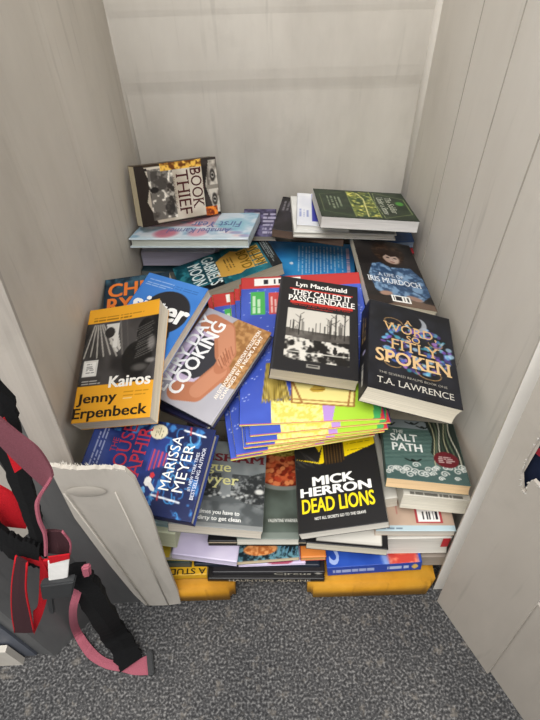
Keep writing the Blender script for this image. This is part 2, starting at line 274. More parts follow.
POSE = {"adeline":{"c":[-0.0148,0.3837,0.0783],"R":[[0.03106,-0.99952,-0.0004],[0.99952,0.03106,0.00134],[-0.00133,-0.00044,1.0]],"s":[0.1259,0.1894,0.0098]},"study":{"c":[-0.1536,0.3869,0.0873],"R":[[-0.00666,-0.99996,-0.00571],[0.9999,-0.00673,0.01209],[-0.01213,-0.00563,0.99991]],"s":[0.1205,0.0831,0.0139]},"sharia":{"c":[0.1553,0.3733,0.1081],"R":[[0.0001,-0.99592,-0.09026],[0.99814,-0.0054,0.06065],[-0.06089,-0.0901,0.99407]],"s":[0.0947,0.1492,0.0274]},"circus":{"c":[-0.0109,0.3915,0.088],"R":[[0.02566,-0.99967,-0.00042],[0.99967,0.02566,0.00242],[-0.00241,-0.00048,1.0]],"s":[0.1276,0.1822,0.0092]},"brownback":{"c":[0.2548,0.4177,0.1051],"R":[[0.99985,0.01674,-0.00315],[-0.01666,0.99959,0.02326],[0.00354,-0.0232,0.99972]],"s":[0.0422,0.16,0.0312]},"greydark":{"c":[-0.1685,0.4011,0.1045],"R":[[0.99974,0.02176,0.00665],[-0.02183,0.99971,0.01045],[-0.00642,-0.01059,0.99992]],"s":[0.0656,0.12,0.0165]},"navy":{"c":[-0.0274,0.4319,0.0962],"R":[[0.99932,0.03697,-1e-05],[-0.03697,0.99931,0.00248],[0.0001,-0.00248,1.0]],"s":[0.2034,0.1897,0.0078]},"lilacred":{"c":[-0.0069,0.43,0.1031],"R":[[0.99997,-0.00725,0.00037],[0.00725,0.99997,0.00202],[-0.00039,-0.00201,1.0]],"s":[0.1075,0.1897,0.0064]},"orangeedge":{"c":[0.0596,0.3894,0.1158],"R":[[0.99996,-0.00767,0.00359],[0.00767,0.99997,0.00072],[-0.00359,-0.00069,0.99999]],"s":[0.0404,0.1003,0.0123]},"illus":{"c":[-0.0181,0.4169,0.1191],"R":[[0.99881,-0.03948,-0.02875],[0.0405,0.99854,0.03565],[0.0273,-0.03677,0.99895]],"s":[0.1042,0.1633,0.0115]},"greyyellow":{"c":[-0.1648,0.4099,0.1184],"R":[[0.998,0.06321,-0.00062],[-0.06321,0.998,-0.00052],[0.00058,0.00055,1.0]],"s":[0.0692,0.1299,0.0124]},"lilac2":{"c":[-0.0982,0.4337,0.138],"R":[[0.98832,0.11981,0.09414],[-0.12221,0.9923,0.02016],[-0.091,-0.03143,0.99535]],"s":[0.1022,0.2032,0.015]},"palegreen":{"c":[-0.166,0.4253,0.1903],"R":[[0.98802,0.1328,0.07861],[-0.13825,0.98803,0.06848],[-0.06857,-0.07852,0.99455]],"s":[0.0546,0.1472,0.042]},"whitered":{"c":[0.2128,0.4389,0.1585],"R":[[0.99989,0.01515,-0.00048],[-0.01508,0.99743,0.07005],[0.00154,-0.07003,0.99754]],"s":[0.1186,0.1898,0.0475]},"thinblack":{"c":[-0.019,0.4419,0.1574],"R":[[0.99885,0.04419,-0.01879],[-0.04295,0.99714,0.06219],[0.02149,-0.06131,0.99789]],"s":[0.1618,0.1899,0.0137]},"blackframe":{"c":[0.1174,0.4212,0.1797],"R":[[0.99225,0.12426,-0.00259],[-0.12389,0.99051,0.05949],[0.00996,-0.05871,0.99823]],"s":[0.1205,0.1906,0.0186]},"tealedge":{"c":[-0.1722,0.4464,0.2089],"R":[[0.98619,0.16559,-0.00243],[-0.16553,0.9861,0.01463],[0.00481,-0.01403,0.99989]],"s":[0.0575,0.1698,0.0127]},"barcode":{"c":[0.2104,0.4108,0.195],"R":[[0.99922,0.03812,-0.01052],[-0.03744,0.99756,0.05885],[0.01274,-0.05841,0.99821]],"s":[0.1179,0.1399,0.0134]},"whiteblock":{"c":[0.1172,0.4616,0.2138],"R":[[0.99345,-0.0984,-0.05801],[0.10179,0.99307,0.05869],[0.05184,-0.06421,0.99659]],"s":[0.1233,0.1693,0.0241]},"biography":{"c":[0.2411,0.4574,0.2326],"R":[[0.99179,0.07952,0.10013],[-0.09942,0.97202,0.21281],[-0.08041,-0.22102,0.97195]],"s":[0.097,0.1895,0.0289]},"chili":{"c":[-0.0096,0.4338,0.1826],"R":[[0.99941,0.0104,0.03276],[-0.0143,0.99253,0.1212],[-0.03126,-0.12159,0.99209]],"s":[0.0925,0.1952,0.0158]},"grisham":{"c":[-0.0803,0.4149,0.2288],"R":[[0.98957,0.05466,0.13328],[-0.06297,0.99627,0.05899],[-0.12956,-0.06677,0.98932]],"s":[0.1353,0.1521,0.0227]},"lions":{"c":[0.09522,0.40326,0.24311],"R":[[0.96484,0.01168,-0.26256],[-0.00538,0.99968,0.02468],[0.26277,-0.0224,0.9646]],"s":[0.1271,0.1509,0.0182]},"salt":{"c":[0.2251,0.4393,0.2658],"R":[[0.9892,0.13731,0.05126],[-0.14651,0.93651,0.31855],[-0.00426,-0.32262,0.94652]],"s":[0.1152,0.1453,0.0171]},"saphir":{"c":[-0.1708,0.3846,0.3342],"R":[[0.22558,-0.96907,-0.10007],[0.94885,0.24183,-0.20298],[0.22089,-0.04916,0.97406]],"s":[0.1268,0.165,0.0221]},"pic6":{"c":[0.0204,0.575,0.3259],"R":[[0.98867,-0.14949,-0.01321],[0.1475,0.98419,-0.09809],[0.02766,0.09503,0.99509]],"s":[0.2095,0.3145,0.005]},"pic5":{"c":[0.0275,0.5759,0.3316],"R":[[0.98892,-0.14774,-0.01441],[0.1458,0.98497,-0.09261],[0.02787,0.08949,0.9956]],"s":[0.2063,0.313,0.0039]},"pic4":{"c":[0.0455,0.571,0.3397],"R":[[0.9958,-0.08746,-0.02713],[0.08537,0.99385,-0.07056],[0.03313,0.06795,0.99714]],"s":[0.1988,0.3042,0.0034]},"pic3":{"c":[0.0517,0.5742,0.3444],"R":[[0.99705,-0.07158,-0.02783],[0.06951,0.99515,-0.06958],[0.03268,0.06744,0.99719]],"s":[0.1999,0.3044,0.0037]},"pic2":{"c":[0.058,0.5807,0.3491],"R":[[0.99764,-0.06257,-0.02813],[0.0606,0.99596,-0.06628],[0.03217,0.06442,0.9974]],"s":[0.1977,0.3021,0.0032]},"picbig":{"c":[0.056,0.5882,0.3535],"R":[[0.99958,-0.0007,-0.02887],[-0.00119,0.99787,-0.06519],[0.02885,0.0652,0.99746]],"s":[0.2044,0.2979,0.0034]},"under":{"c":[-0.1128,0.5134,0.3221],"R":[[0.53549,-0.74802,-0.39207],[0.80346,0.59424,-0.03637],[0.26019,-0.29554,0.91921]],"s":[0.087,0.1116,0.0125]},"cooking":{"c":[-0.0908,0.5405,0.3618],"R":[[0.5332,-0.8204,-0.20649],[0.80151,0.56799,-0.187],[0.2707,-0.0658,0.96041]],"s":[0.1672,0.1205,0.0144]},"sea":{"c":[0.0841,0.9059,0.26],"R":[[-0.07218,0.99688,0.03197],[-0.99686,-0.07106,-0.03503],[-0.03265,-0.0344,0.99887]],"s":[0.1286,0.196,0.0181]},"teal2":{"c":[-0.18377,0.94036,0.26512],"R":[[0.99809,0.05029,0.03591],[-0.05291,0.99569,0.07619],[-0.03192,-0.07795,0.99645]],"s":[0.1383,0.1372,0.019]},"lilac":{"c":[-0.1769,0.9495,0.3006],"R":[[0.9989,0.04655,0.00495],[-0.0468,0.99577,0.07912],[-0.00124,-0.07926,0.99685]],"s":[0.1489,0.1188,0.0318]},"chris":{"c":[-0.20889,0.62773,0.38745],"R":[[0.99387,-0.06081,-0.09236],[0.04137,0.97905,-0.19938],[0.10255,0.19434,0.97556]],"s":[0.1072,0.14780000000000001,0.0255]},"boyd":{"c":[-0.08015,0.83505,0.31137],"R":[[0.29425,0.93912,-0.17739],[-0.95039,0.30711,0.04943],[0.1009,0.15404,0.9829]],"s":[0.1121,0.1958,0.0258]},"slow":{"c":[-0.1728,0.5936,0.4061],"R":[[0.88676,0.4406,-0.13971],[-0.46009,0.8704,-0.17526],[0.04439,0.2197,0.97456]],"s":[0.1098,0.1513,0.0173]},"passch":{"c":[0.0732,0.5853,0.3905],"R":[[0.98414,0.11437,0.13556],[-0.10908,0.99297,-0.04591],[-0.13986,0.03039,0.9897]],"s":[0.1258,0.1951,0.023]},"purple":{"c":[-0.0134,0.9489,0.331],"R":[[0.99921,0.03801,0.01184],[-0.03884,0.99605,0.0798],[-0.00876,-0.0802,0.99674]],"s":[0.0682,0.1108,0.0109]},"redblue2":{"c":[0.2525,0.9357,0.3098],"R":[[0.9998,-0.01001,0.01734],[0.01012,0.99993,-0.00642],[-0.01727,0.0066,0.99983]],"s":[0.0727,0.1499,0.012]},"redblue1":{"c":[0.2477,0.9426,0.3259],"R":[[0.99982,-0.01024,-0.0161],[0.01015,0.99993,-0.00561],[0.01616,0.00545,0.99985]],"s":[0.0816,0.1379,0.0142]},"brown":{"c":[0.093,0.9357,0.3488],"R":[[0.9773,0.20125,0.06618],[-0.20385,0.97837,0.03521],[-0.05766,-0.0479,0.99719]],"s":[0.1404,0.1274,0.0171]},"iris":{"c":[0.2192,0.7558,0.3532],"R":[[0.97486,0.01307,0.22245],[-0.04633,0.98835,0.14497],[-0.21796,-0.15164,0.96411]],"s":[0.1169,0.228,0.0138]},"kairos":{"c":[-0.2104,0.5047,0.4117],"R":[[0.97456,0.02762,-0.22242],[-0.08693,0.96127,-0.26155],[0.20658,0.27423,0.93921]],"s":[0.1139,0.1759,0.0258]},"lawrence":{"c":[0.20663,0.53195,0.38711],"R":[[0.96195,0.17055,0.21344],[-0.19146,0.97813,0.08132],[-0.1949,-0.11909,0.97357]],"s":[0.1306,0.2021,0.028]},"whitea":{"c":[0.1488,0.9233,0.3603],"R":[[0.99775,0.00464,0.06687],[-0.00899,0.99786,0.06483],[-0.06642,-0.06528,0.99565]],"s":[0.19510000000000002,0.1384,0.0123]},"whiteb":{"c":[0.11097,0.92359,0.37262],"R":[[0.99575,0.06393,0.06623],[-0.06822,0.99556,0.06484],[-0.06179,-0.06908,0.9957]],"s":[0.1002,0.1255,0.0096]},"forest":{"c":[0.1848,0.8938,0.4006],"R":[[0.02582,0.9949,0.09752],[-0.98006,0.00597,0.19859],[0.197,-0.1007,0.97522]],"s":[0.1431,0.1777,0.0217]},"karmel":{"c":[-0.1347,0.9007,0.3605],"R":[[-0.98792,-0.15181,-0.0312],[0.13924,-0.95778,0.25154],[-0.06807,0.24416,0.96734]],"s":[0.227,0.1412,0.0179]},"thief":{"c":[-0.1614,0.9259,0.4192],"R":[[0.0447,0.82979,0.55628],[-0.39661,0.52582,-0.75247],[-0.9169,-0.18699,0.35261]],"s":[0.1076,0.1679,0.027]},"filler":[[-0.185,0.895,0.1284,0.13,0.19,0.0543],[-0.185,0.895,0.1838,0.13,0.19,0.0543],[-0.185,0.895,0.2393,0.13,0.19,0.0543],[-0.0425,0.835,0.1284,0.135,0.19,0.0543],[-0.0425,0.835,0.1839,0.135,0.19,0.0543],[-0.0425,0.835,0.2394,0.135,0.19,0.0543],[0.095,0.8275,0.1269,0.12,0.185,0.0528],[0.095,0.8275,0.1809,0.12,0.185,0.0528],[0.095,0.8275,0.2349,0.12,0.185,0.0528],[0.24,0.85,0.1284,0.09,0.22,0.0543],[0.24,0.85,0.1838,0.09,0.22,0.0543],[0.24,0.85,0.2393,0.09,0.22,0.0543],[0.24,0.85,0.2947,0.09,0.22,0.0543],[-0.206,0.66,0.1231,0.112,0.2,0.049],[-0.206,0.66,0.1734,0.112,0.2,0.049],[-0.206,0.66,0.2236,0.112,0.2,0.049],[-0.206,0.66,0.2738,0.112,0.2,0.049],[-0.08,0.645,0.129,0.12,0.17,0.0549],[-0.08,0.645,0.1852,0.12,0.17,0.0549],[-0.08,0.645,0.2413,0.12,0.17,0.0549],[-0.08,0.645,0.2975,0.12,0.17,0.0549],[0.2,0.64,0.1235,0.14,0.15,0.0494],[0.2,0.64,0.1742,0.14,0.15,0.0494],[0.2,0.64,0.2248,0.14,0.15,0.0494],[0.2,0.64,0.2755,0.14,0.15,0.0494],[0.2,0.64,0.3261,0.14,0.15,0.0494]]}
STRAPS = [('shoulder_strap', [([-0.1664, 0.21, 0.7279], [-0.1593, 0.21, 0.7028]), ([-0.1823, 0.208, 0.6779], [-0.1693, 0.208, 0.6597]), ([-0.1928, 0.206, 0.6251], [-0.1802, 0.206, 0.6071]), ([-0.2025, 0.205, 0.5652], [-0.1938, 0.205, 0.543]), ([-0.2149, 0.204, 0.5005], [-0.2121, 0.204, 0.4734])], 'F', {'th': 0.004, 'rough_edge': 0.1, 'label': 'black padded strap'}), ('padded_loop', [([-0.2236, 0.203, 0.579], [-0.2391, 0.203, 0.5408]), ([-0.2254, 0.201, 0.5424], [-0.2415, 0.201, 0.503]), ([-0.2175, 0.2, 0.5245], [-0.2361, 0.2, 0.4781]), ([-0.2052, 0.199, 0.5095], [-0.22, 0.199, 0.4652])], 'F', {'th': 0.004, 'rough_edge': 0.12, 'label': 'black padded strap'}), ('red_strap', [([-0.1706, 0.196, 0.6944], [-0.1618, 0.196, 0.7013]), ([-0.1739, 0.196, 0.6664], [-0.1629, 0.196, 0.6752]), ([-0.1783, 0.196, 0.6387], [-0.1643, 0.196, 0.651])], 'R', {'label': 'ribbed red webbing'}), ('red_panel', [([-0.2153, 0.2115, 0.6023], [-0.2012, 0.2115, 0.5695]), ([-0.2266, 0.2115, 0.5625], [-0.2062, 0.2115, 0.5414]), ([-0.2401, 0.2115, 0.5284], [-0.2175, 0.2115, 0.519])], 'R', {'label': 'red fabric'}), ('mesh_strap', [([-0.1624, 0.193, 0.7095], [-0.1738, 0.193, 0.687]), ([-0.1556, 0.192, 0.6919], [-0.171, 0.193, 0.6649]), ([-0.1479, 0.19, 0.6767], [-0.1665, 0.193, 0.6405]), ([-0.1458, 0.188, 0.6582], [-0.1618, 0.192, 0.6226]), ([-0.1463, 0.186, 0.6489], [-0.1651, 0.192, 0.617])], 'D', {'label': 'dusty pink mesh strap'}), ('mesh_strap', [([-0.147, 0.186, 0.6489], [-0.1612, 0.192, 0.6225]), ([-0.1665, 0.186, 0.6166], [-0.1751, 0.192, 0.6024]), ([-0.1752, 0.186, 0.5888], [-0.1835, 0.192, 0.5734]), ([-0.1803, 0.186, 0.5594], [-0.1883, 0.192, 0.5446]), ([-0.1927, 0.186, 0.5188], [-0.2006, 0.192, 0.5046])], 'P', {'label': 'pink strap edge'}), ('mesh_loop', [([-0.195, 0.19, 0.5176], [-0.1762, 0.19, 0.5121]), ([-0.1872, 0.19, 0.5414], [-0.1691, 0.19, 0.5362]), ([-0.1804, 0.19, 0.5597], [-0.1693, 0.19, 0.5572])], 'M', {'edge': 'P', 'label': 'maroon mesh loop'}), ('hanging_loop', [([-0.2252, 0.192, 0.5063], [-0.2182, 0.19, 0.4976]), ([-0.2541, 0.192, 0.4385], [-0.2406, 0.188, 0.4354]), ([-0.2833, 0.192, 0.3604], [-0.2592, 0.188, 0.3713]), ([-0.3062, 0.192, 0.2899], [-0.2788, 0.188, 0.3019])], 'M', {'edge': 'R', 'label': 'maroon loop with red edges'}), ('hanging_loop', [([-0.2299, 0.198, 0.4985], [-0.2247, 0.198, 0.4777]), ([-0.212, 0.197, 0.493], [-0.2158, 0.197, 0.4653]), ([-0.2113, 0.196, 0.4724], [-0.2162, 0.196, 0.4428])], 'R', {'label': 'red webbing'}), ('hanging_loop', [([-0.2874, 0.192, 0.2801], [-0.2616, 0.192, 0.3584]), ([-0.2519, 0.195, 0.3544], [-0.2517, 0.195, 0.3739]), ([-0.214, 0.197, 0.4476], [-0.221, 0.197, 0.4608]), ([-0.2044, 0.197, 0.4834], [-0.2132, 0.197, 0.484])], 'R', {'label': 'red webbing'}), ('padded_strap', [([-0.2054, 0.2, 0.4466], [-0.1807, 0.2, 0.4597]), ([-0.2156, 0.205, 0.3525], [-0.1837, 0.205, 0.375]), ([-0.2795, 0.2537, 0.05], [-0.2471, 0.2675, 0.05]), ([-0.2614, 0.2277, 0.014], [-0.2236, 0.2411, 0.014]), ([-0.2491, 0.2094, 0.006], [-0.2202, 0.2285, 0.006])], 'F', {'th': 0.008, 'rough_edge': 0.12, 'label': 'fuzzy black padded strap'}), ('pink_strap', [([-0.2012, 0.195, 0.4174], [-0.195, 0.195, 0.4112]), ([-0.2275, 0.195, 0.3455], [-0.2189, 0.195, 0.3448]), ([-0.3262, 0.2592, 0.045], [-0.3147, 0.2648, 0.045]), ([-0.3074, 0.2322, 0.012], [-0.3013, 0.2471, 0.01]), ([-0.2774, 0.2159, 0.005], [-0.2768, 0.2302, 0.005]), ([-0.2483, 0.21, 0.003], [-0.2474, 0.2241, 0.003]), ([-0.2286, 0.2053, 0.003], [-0.2345, 0.2238, 0.003]), ([-0.2033, 0.2046, 0.003], [-0.2101, 0.2332, 0.003])], 'P', {'label': 'faded pink webbing'})]
BOXES = [('care_tag', [[-0.2079, 0.184, 0.4652], [-0.1866, 0.184, 0.4783], [-0.1713, 0.184, 0.5243], [-0.1925, 0.184, 0.5153]], 0.0012, 'W', 'white cloth tag'), ('tag_stitching', [[-0.1915, 0.1826, 0.5123], [-0.1718, 0.1826, 0.5215], [-0.1688, 0.1826, 0.5317], [-0.1884, 0.1826, 0.5269]], 0.001, 'R', 'red stitched band'), ('buckle', [[-0.2232, 0.186, 0.4344], [-0.192, 0.186, 0.4426], [-0.1786, 0.186, 0.4795], [-0.2132, 0.186, 0.4701]], 0.008, 'K', 'black plastic buckle'), ('buckle_prong', [[-0.2367, 0.188, 0.3758], [-0.2307, 0.188, 0.3753], [-0.2178, 0.188, 0.4224], [-0.2245, 0.188, 0.423]], 0.004, 'K', 'black plastic prong'), ('strap_end', [[-0.2047, 0.2021, 0.002], [-0.1956, 0.2046, 0.002], [-0.203, 0.2391, 0.002], [-0.2124, 0.2365, 0.002]], 0.008, 'K', 'black strap end'), ('knot', [[-0.1743, 0.188, 0.4738], [-0.1659, 0.188, 0.478], [-0.1614, 0.188, 0.4985], [-0.1704, 0.188, 0.4946]], 0.005, 'P', 'pink knot')]
PANEL_PTS = [[0.272, 0.304, 0.002], [0.3254, 0.193, 0.002], [0.3055, 0.2068, 0.3059], [0.2968, 0.2133, 0.4358], [0.2854, 0.2375, 0.4292], [0.2772, 0.2528, 0.4502], [0.271, 0.2643, 0.4648], [0.2664, 0.2739, 0.4642], [0.2657, 0.2763, 0.4536], [0.2681, 0.2728, 0.4363], [0.2657, 0.2779, 0.4358], [0.261, 0.286, 0.4555], [0.2591, 0.2878, 0.4786], [0.2578, 0.2879, 0.5064], [0.2572, 0.2869, 0.5321], [0.2568, 0.2848, 0.5639], [0.2515, 0.2865, 0.6694], [0.2259, 0.3152, 0.9397]]
PANEL_2 = [[0.3014, 0.2429, 0.002], [0.4322, -0.029, 0.002], [0.4143, -0.0247, 0.3654], [0.2884, 0.2461, 0.2657]]
PANEL_N = [0.9005, 0.4332, 0.0391]
NOTCH = [[0.2854, 0.2375, 0.4292], [0.2772, 0.2528, 0.4502], [0.271, 0.2643, 0.4648], [0.2664, 0.2739, 0.4642], [0.2657, 0.2763, 0.4536], [0.2681, 0.2728, 0.4363], [0.2657, 0.2779, 0.4358], [0.261, 0.286, 0.4555], [0.2591, 0.2878, 0.4786], [0.2578, 0.2879, 0.5064], [0.2572, 0.2869, 0.5321], [0.2568, 0.2848, 0.5639]]
FLAP = (-0.2293, -0.1483, 0.487)
JAMB = [[-0.2187, 0.3135, 0.4436], [-0.2006, 0.3135, 0.6608]]
STRIP = [[-0.328, 0.2724], [-0.2933, 0.311], [-0.2911, 0.309], [-0.3258, 0.2704]]
PANEL_D = [0.4335, -0.9011, 0.0]
CLOTH = [0.2688, 0.293, 0.4803]
CAMF, CAMR, CAMU, CAMH = [0.0, 0.668281, -0.743909], [0.999585, -0.021421, -0.019243], [0.028795, 0.743601, 0.668004], 0.965
# ------------------------------------------------------------------ the books
PIECES = {}
def build_book(id, pose, sp):
    w, h, t = pose['s']; R = Matrix(pose['R']); c = Vector(pose['c'])
    hard = sp.get('hard', False); sk = sp.get('skew', (0, 0)); dzf = sp.get('dz')
    t = max(t, .003)
    root = empty(sp.get('name', 'hardback_book' if hard else 'paperback_book'), sp['label'], sp.get('cat', 'book'), group=sp.get('group'))
    base = c-R.col[2]*t
    root.matrix_world = Matrix.Translation(base) @ R.to_4x4()
    cell = sp.get('cell', .0013); ct = .0022 if hard else .0005
    def T(u, v, o):
        z = t+o
        if dzf: z = z+dzf(u, v)
        return np.stack([(u-.5)*w, (v-.5)*h, z+0*u], -1)
    def TS(a, v, o): return np.stack([-w/2-o+sk[0]*(1-a), (v-.5)*h+sk[1]*(1-a), a*t+0*v], -1)
    cv = Canvas(w, h, sp['cover'], cell)
    if sp.get('paint'): sp['paint'](cv)
    parts = {'front': sheet('front_cover', cv, T, root, dz=dzf, thick=ct)}
    if sp.get('front_label'): parts['front']['label'] = sp['front_label']
    if not sp.get('no_spine'):
        scv = Canvas(t, h, sp.get('spine', sp['cover']), max(cell, .0012))
        if sp.get('spaint'): sp['spaint'](scv)
        parts['spine'] = sheet('spine', scv, TS, root, thick=.0006)
    ins = .003 if hard else .0004
    # page block: rings of loops so that the fore-edge bows a little
    bm = bmesh.new(); nz = 5; rings = []; n = 14 if dzf else 6
    zt = t-ct-.0001; zb = ct+.0001
    for k in range(nz+1):
        a = k/nz; z = zb+(zt-zb)*a; bow = sp.get('bow', .0008)*math.sin(math.pi*a)
        dx, dy = sk[0]*(1-a), sk[1]*(1-a)
        x0, x1, y0, y1 = -w/2+.0008+dx, w/2-ins-bow+dx, -h/2+ins+bow*.6+dy, h/2-ins-bow*.6+dy
        pts = []
        for i in range(n): pts.append((x0+(x1-x0)*i/n, y0))
        for i in range(n): pts.append((x1, y0+(y1-y0)*i/n))
        for i in range(n): pts.append((x1+(x0-x1)*i/n, y1))
        for i in range(n): pts.append((x0, y1+(y0-y1)*i/n))
        lift = lambda x, y, a=a: float(dzf(np.array((x/w+.5)), np.array((y/h+.5)))*a*sp.get('page_lift', 1.) if dzf else 0.)
        rings.append([bm.verts.new((x, y, z+float(lift(x, y)))) for x, y in pts])
    for r0, r1 in zip(rings[:-1], rings[1:]):
        for i in range(len(r0)): j = (i+1) % len(r0); bm.faces.new((r0[i], r0[j], r1[j], r1[i]))
    bm.faces.new(rings[0][::-1])
    if not dzf: bm.faces.new(rings[-1])
    else:
        tr = rings[-1]; G = [[None]*(n+1) for _ in range(n+1)]
        for i in range(n): G[0][i] = tr[i]; G[i][n] = tr[n+i]; G[n][n-i] = tr[2*n+i]; G[n-i][0] = tr[3*n+i]
        for j in range(1, n):
            for i in range(1, n):
                x = x0+(x1-x0)*i/n; y = y0+(y1-y0)*j/n; G[j][i] = bm.verts.new((x, y, zt-.0006+lift(x, y)))
        for j in range(n):
            for i in range(n): bm.faces.new((G[j][i], G[j][i+1], G[j+1][i+1], G[j+1][i]))
    parts['pages'] = bm_obj('page_block', bm, pages(sp.get('pages', 'd8cfbc')), root)
    if sp.get('pages_label'): parts['pages']['label'] = sp['pages_label']
    # back cover
    bm = bmesh.new(); v = []
    for z in (0, ct):
        for x, y in ((-w/2, -h/2), (w/2, -h/2), (w/2, h/2), (-w/2, h/2)): v.append(bm.verts.new((x+sk[0], y+sk[1], z)))
    for f in ((3, 2, 1, 0), (4, 5, 6, 7), (0, 1, 5, 4), (1, 2, 6, 5), (2, 3, 7, 6), (3, 0, 4, 7)): bm.faces.new([v[i] for i in f])
    parts['back'] = bm_obj('back_cover', bm, plain('card_'+sp.get('back', sp.get('spine', sp['cover'])), sp.get('back', sp.get('spine', sp['cover'])), .4), root)
    for tx in sp.get('texts', ()):
        part, nm, s, bx, col = tx[:5]; kw = tx[5] if len(tx) > 5 else {}
        lettering(nm, s, T if part == 'front' else TS, bx, col, parts[part], **kw)
    if sp.get('extra'): sp['extra'](root, parts, T, TS, w, h, t)
    PIECES[id] = root
    return root

S = {}
W_ = dict(bold=.03)
# --- topmost, clearly readable books
def p_lions(c):
    c.poly([(.0, 1), (.0, .82), (.12, .78), (.3, .72), (.55, .74), (.62, .76), (1, .86), (1, 1)], 'f0cf14')
    c.poly([(0, 1), (.24, 1), (.3, .9), (.36, 1), (.38, 1), (.30, .74), (0, .82)], '2a2826')
    c.poly([(.24, 1), (.31, .86), (.40, 1)], 'f0cf14')
    c.rect(.36, .70, .62, 1, '231c16')
    for i in range(7): c.line([(.39+.036*i, .71), (.39+.036*i, 1)], 1.6, '7c5a2c')
    for j in range(12): c.line([(.37, .72+.025*j), (.61, .72+.025*j)], 1.2, '231c16')
    m = c.noise(30, 5); edge = .74+.12*np.maximum(c.U-.62, -1)*1.0+.03*(c.noise(6, 2)-.5)
    c.mix((c.V < np.where(c.U > .6, .72+(c.U-.6)*.32+.02*(c.noise(5, 3)-.5), .705+.16*np.maximum(.35-c.U, 0))).astype(float), '222122')
    for i in range(26):
        a = RNG.random()*.7; c.line([(.33-.5*(i/26), .69+.01*(i % 5)), (.33-.62*(i/26)-.12, .80+.02*(i % 7))], .5, '8a8680', .35)
    c.line([(0, 0), (0, 1)], 1.6, '6a655f')
    c.dashes(.66, .90, .95, .925, 1, '7a6a10'); c.dashes(.66, .82, .93, .85, 1, '7a6a10')
S['lions'] = dict(cover='242324', paint=p_lions, pages='d6d0c4', spine='1e1d1d', label='black crime paperback with bold white and yellow lettering under a yellow skyline',
    texts=[('front', 'author_lettering', 'MICK', (.20, .475, .70, .58), 'f4f3ee', dict(bold=.045)), ('front', 'author_lettering', 'HERRON', (.05, .365, .885, .465), 'f4f3ee', dict(bold=.045)),
           ('front', 'title_lettering', 'DEAD LIONS', (.06, .19, .90, .345), 'f3d922', dict(bold=.03)), ('front', 'tagline_lettering', 'NOT ALL SECRETS GO TO THE GRAVE', (.20, .115, .78, .145), 'e9e7e0', dict(bold=.02))])
def p_passch(c):
    c.line([(0, 0), (0, 1)], 5, '35353a', .8)
    c.rect(.13, .865, .93, .878, 'c8342c'); c.rect(.15, .705, .93, .727, 'c8342c')
    u0, v0, u1, v1 = .13, .12, .89, .645
    c.rect(u0, v0, u1, v1, 'cfcac0'); b = c.box(u0, v0, u1, v1)
    y = (c.V-v0)/(v1-v0)
    hz = .58-.05*np.sin(c.U*3)
    c.clouds(16, '24211f', 'a8a29a', 3, .38, .62, b*(y < hz)); c.clouds(9, '1b1917', 'd5d0c6', 8, .42, .6, b*(y < .45))
    c.clouds(20, '3a3632', '6f6a64', 6, .3, .7, b*(np.abs(y-hz+.05) < .08))
    r = np.random.default_rng(12)
    for i in range(26):
        x = u0+.03+(u1-u0-.06)*r.random(); hh = .05+.16*r.random(); yb = v0+(v1-v0)*(.5+.05*r.random())
        c.line([(x, yb), (x+.008*(r.random()-.5), yb+hh*(.6 if x < .5 else .8))], 1.1, '3b3733')
    for x, hh in ((.72, .26), (.83, .30), (.66, .2), (.28, .2)):
        c.line([(x, v0+.25), (x+.01, v0+.25+hh)], 2., '2a2724')
        for q in range(4): c.line([(x+.006, v0+.3+hh*(.3+.17*q)), (x+(.05 if q % 2 else -.05), v0+.3+hh*(.45+.17*q))], .8, '35312d')
    for x, yy in ((.43, .2), (.60, .21), (.72, .225)):
        c.ell(x, v0+yy*.55, .028, .03, '1d1b1a'); c.ell(x, v0+yy*.55+.035, .016, .012, '1d1b1a'); c.line([(x, v0+.08), (x+.01, v0+.02)], 2, '1d1b1a')
    c.line([(.18, v0+.07), (.86, v0+.085)], 1.6, 'd9d5cb')
    c.rect(.40, .06, .55, .092, '8b8780'); c.rect(.42, .067, .53, .085, '2c2b2b')
S['passch'] = dict(cover='201f21', paint=p_passch, pages='b7ac98', spine='2a2a2d', bow=.001, label='black war history paperback with red rules and a grey battlefield photograph on its cover',
    texts=[('front', 'author_lettering', 'Lyn Macdonald', (.20, .885, .86, .955), 'f1eee8', dict(bold=.03)), ('front', 'title_lettering', 'THEY CALLED IT', (.16, .797, .91, .862), 'f1eee8', dict(bold=.025, serif=.04)),
           ('front', 'title_lettering', 'PASSCHENDAELE', (.12, .729, .96, .793), 'f1eee8', dict(bold=.025, serif=.04)), ('front', 'subtitle_lettering', 'The story of the Third Battle of Ypres', (.17, .678, .90, .698), 'b9352d', dict(bold=.02)),
           ('front', 'subtitle_lettering', 'and of the men who fought in it', (.36, .655, .68, .672), 'b9352d', dict(bold=.02))])
def p_law(c):
    c.clouds(22, '17181d', '22242c', 3, .3, .7)
    cols = ['4a6cc0', '6ab4d2', '8a5ac0', 'b884d4', '3a93a4', '54458f', 'a9cbe6']
    r = np.random.default_rng(5)
    for i in range(240):
        a = r.random()*6.283; q = (r.random()**.5); u = .56+.40*q*math.cos(a); v = .52+.27*q*math.sin(a)
        if abs(u-.56) < .22 and abs(v-.52) < .16 and r.random() < .7: continue
        c.ell(u, v, .012+.03*r.random(), .008+.018*r.random(), cols[r.integers(7)], .75, .5, r.random()*3)
    c.ell(.60, .81, .10, .085, 'a9aeb6', .9); c.ell(.545, .83, .095, .085, '191a20'); 
    for k, (u, v, ru) in enumerate(((.27, .77, .13), (.30, .30, .16), (.70, .28, .2), (.80, .62, .1))):
        th = np.linspace(0, 4.6, 18); c.line([(u+ru*math.cos(t+k)*(1-t/9), v+ru*.45*math.sin(t+k)*(1-t/9)) for t in th], 1.3, 'b08b58')
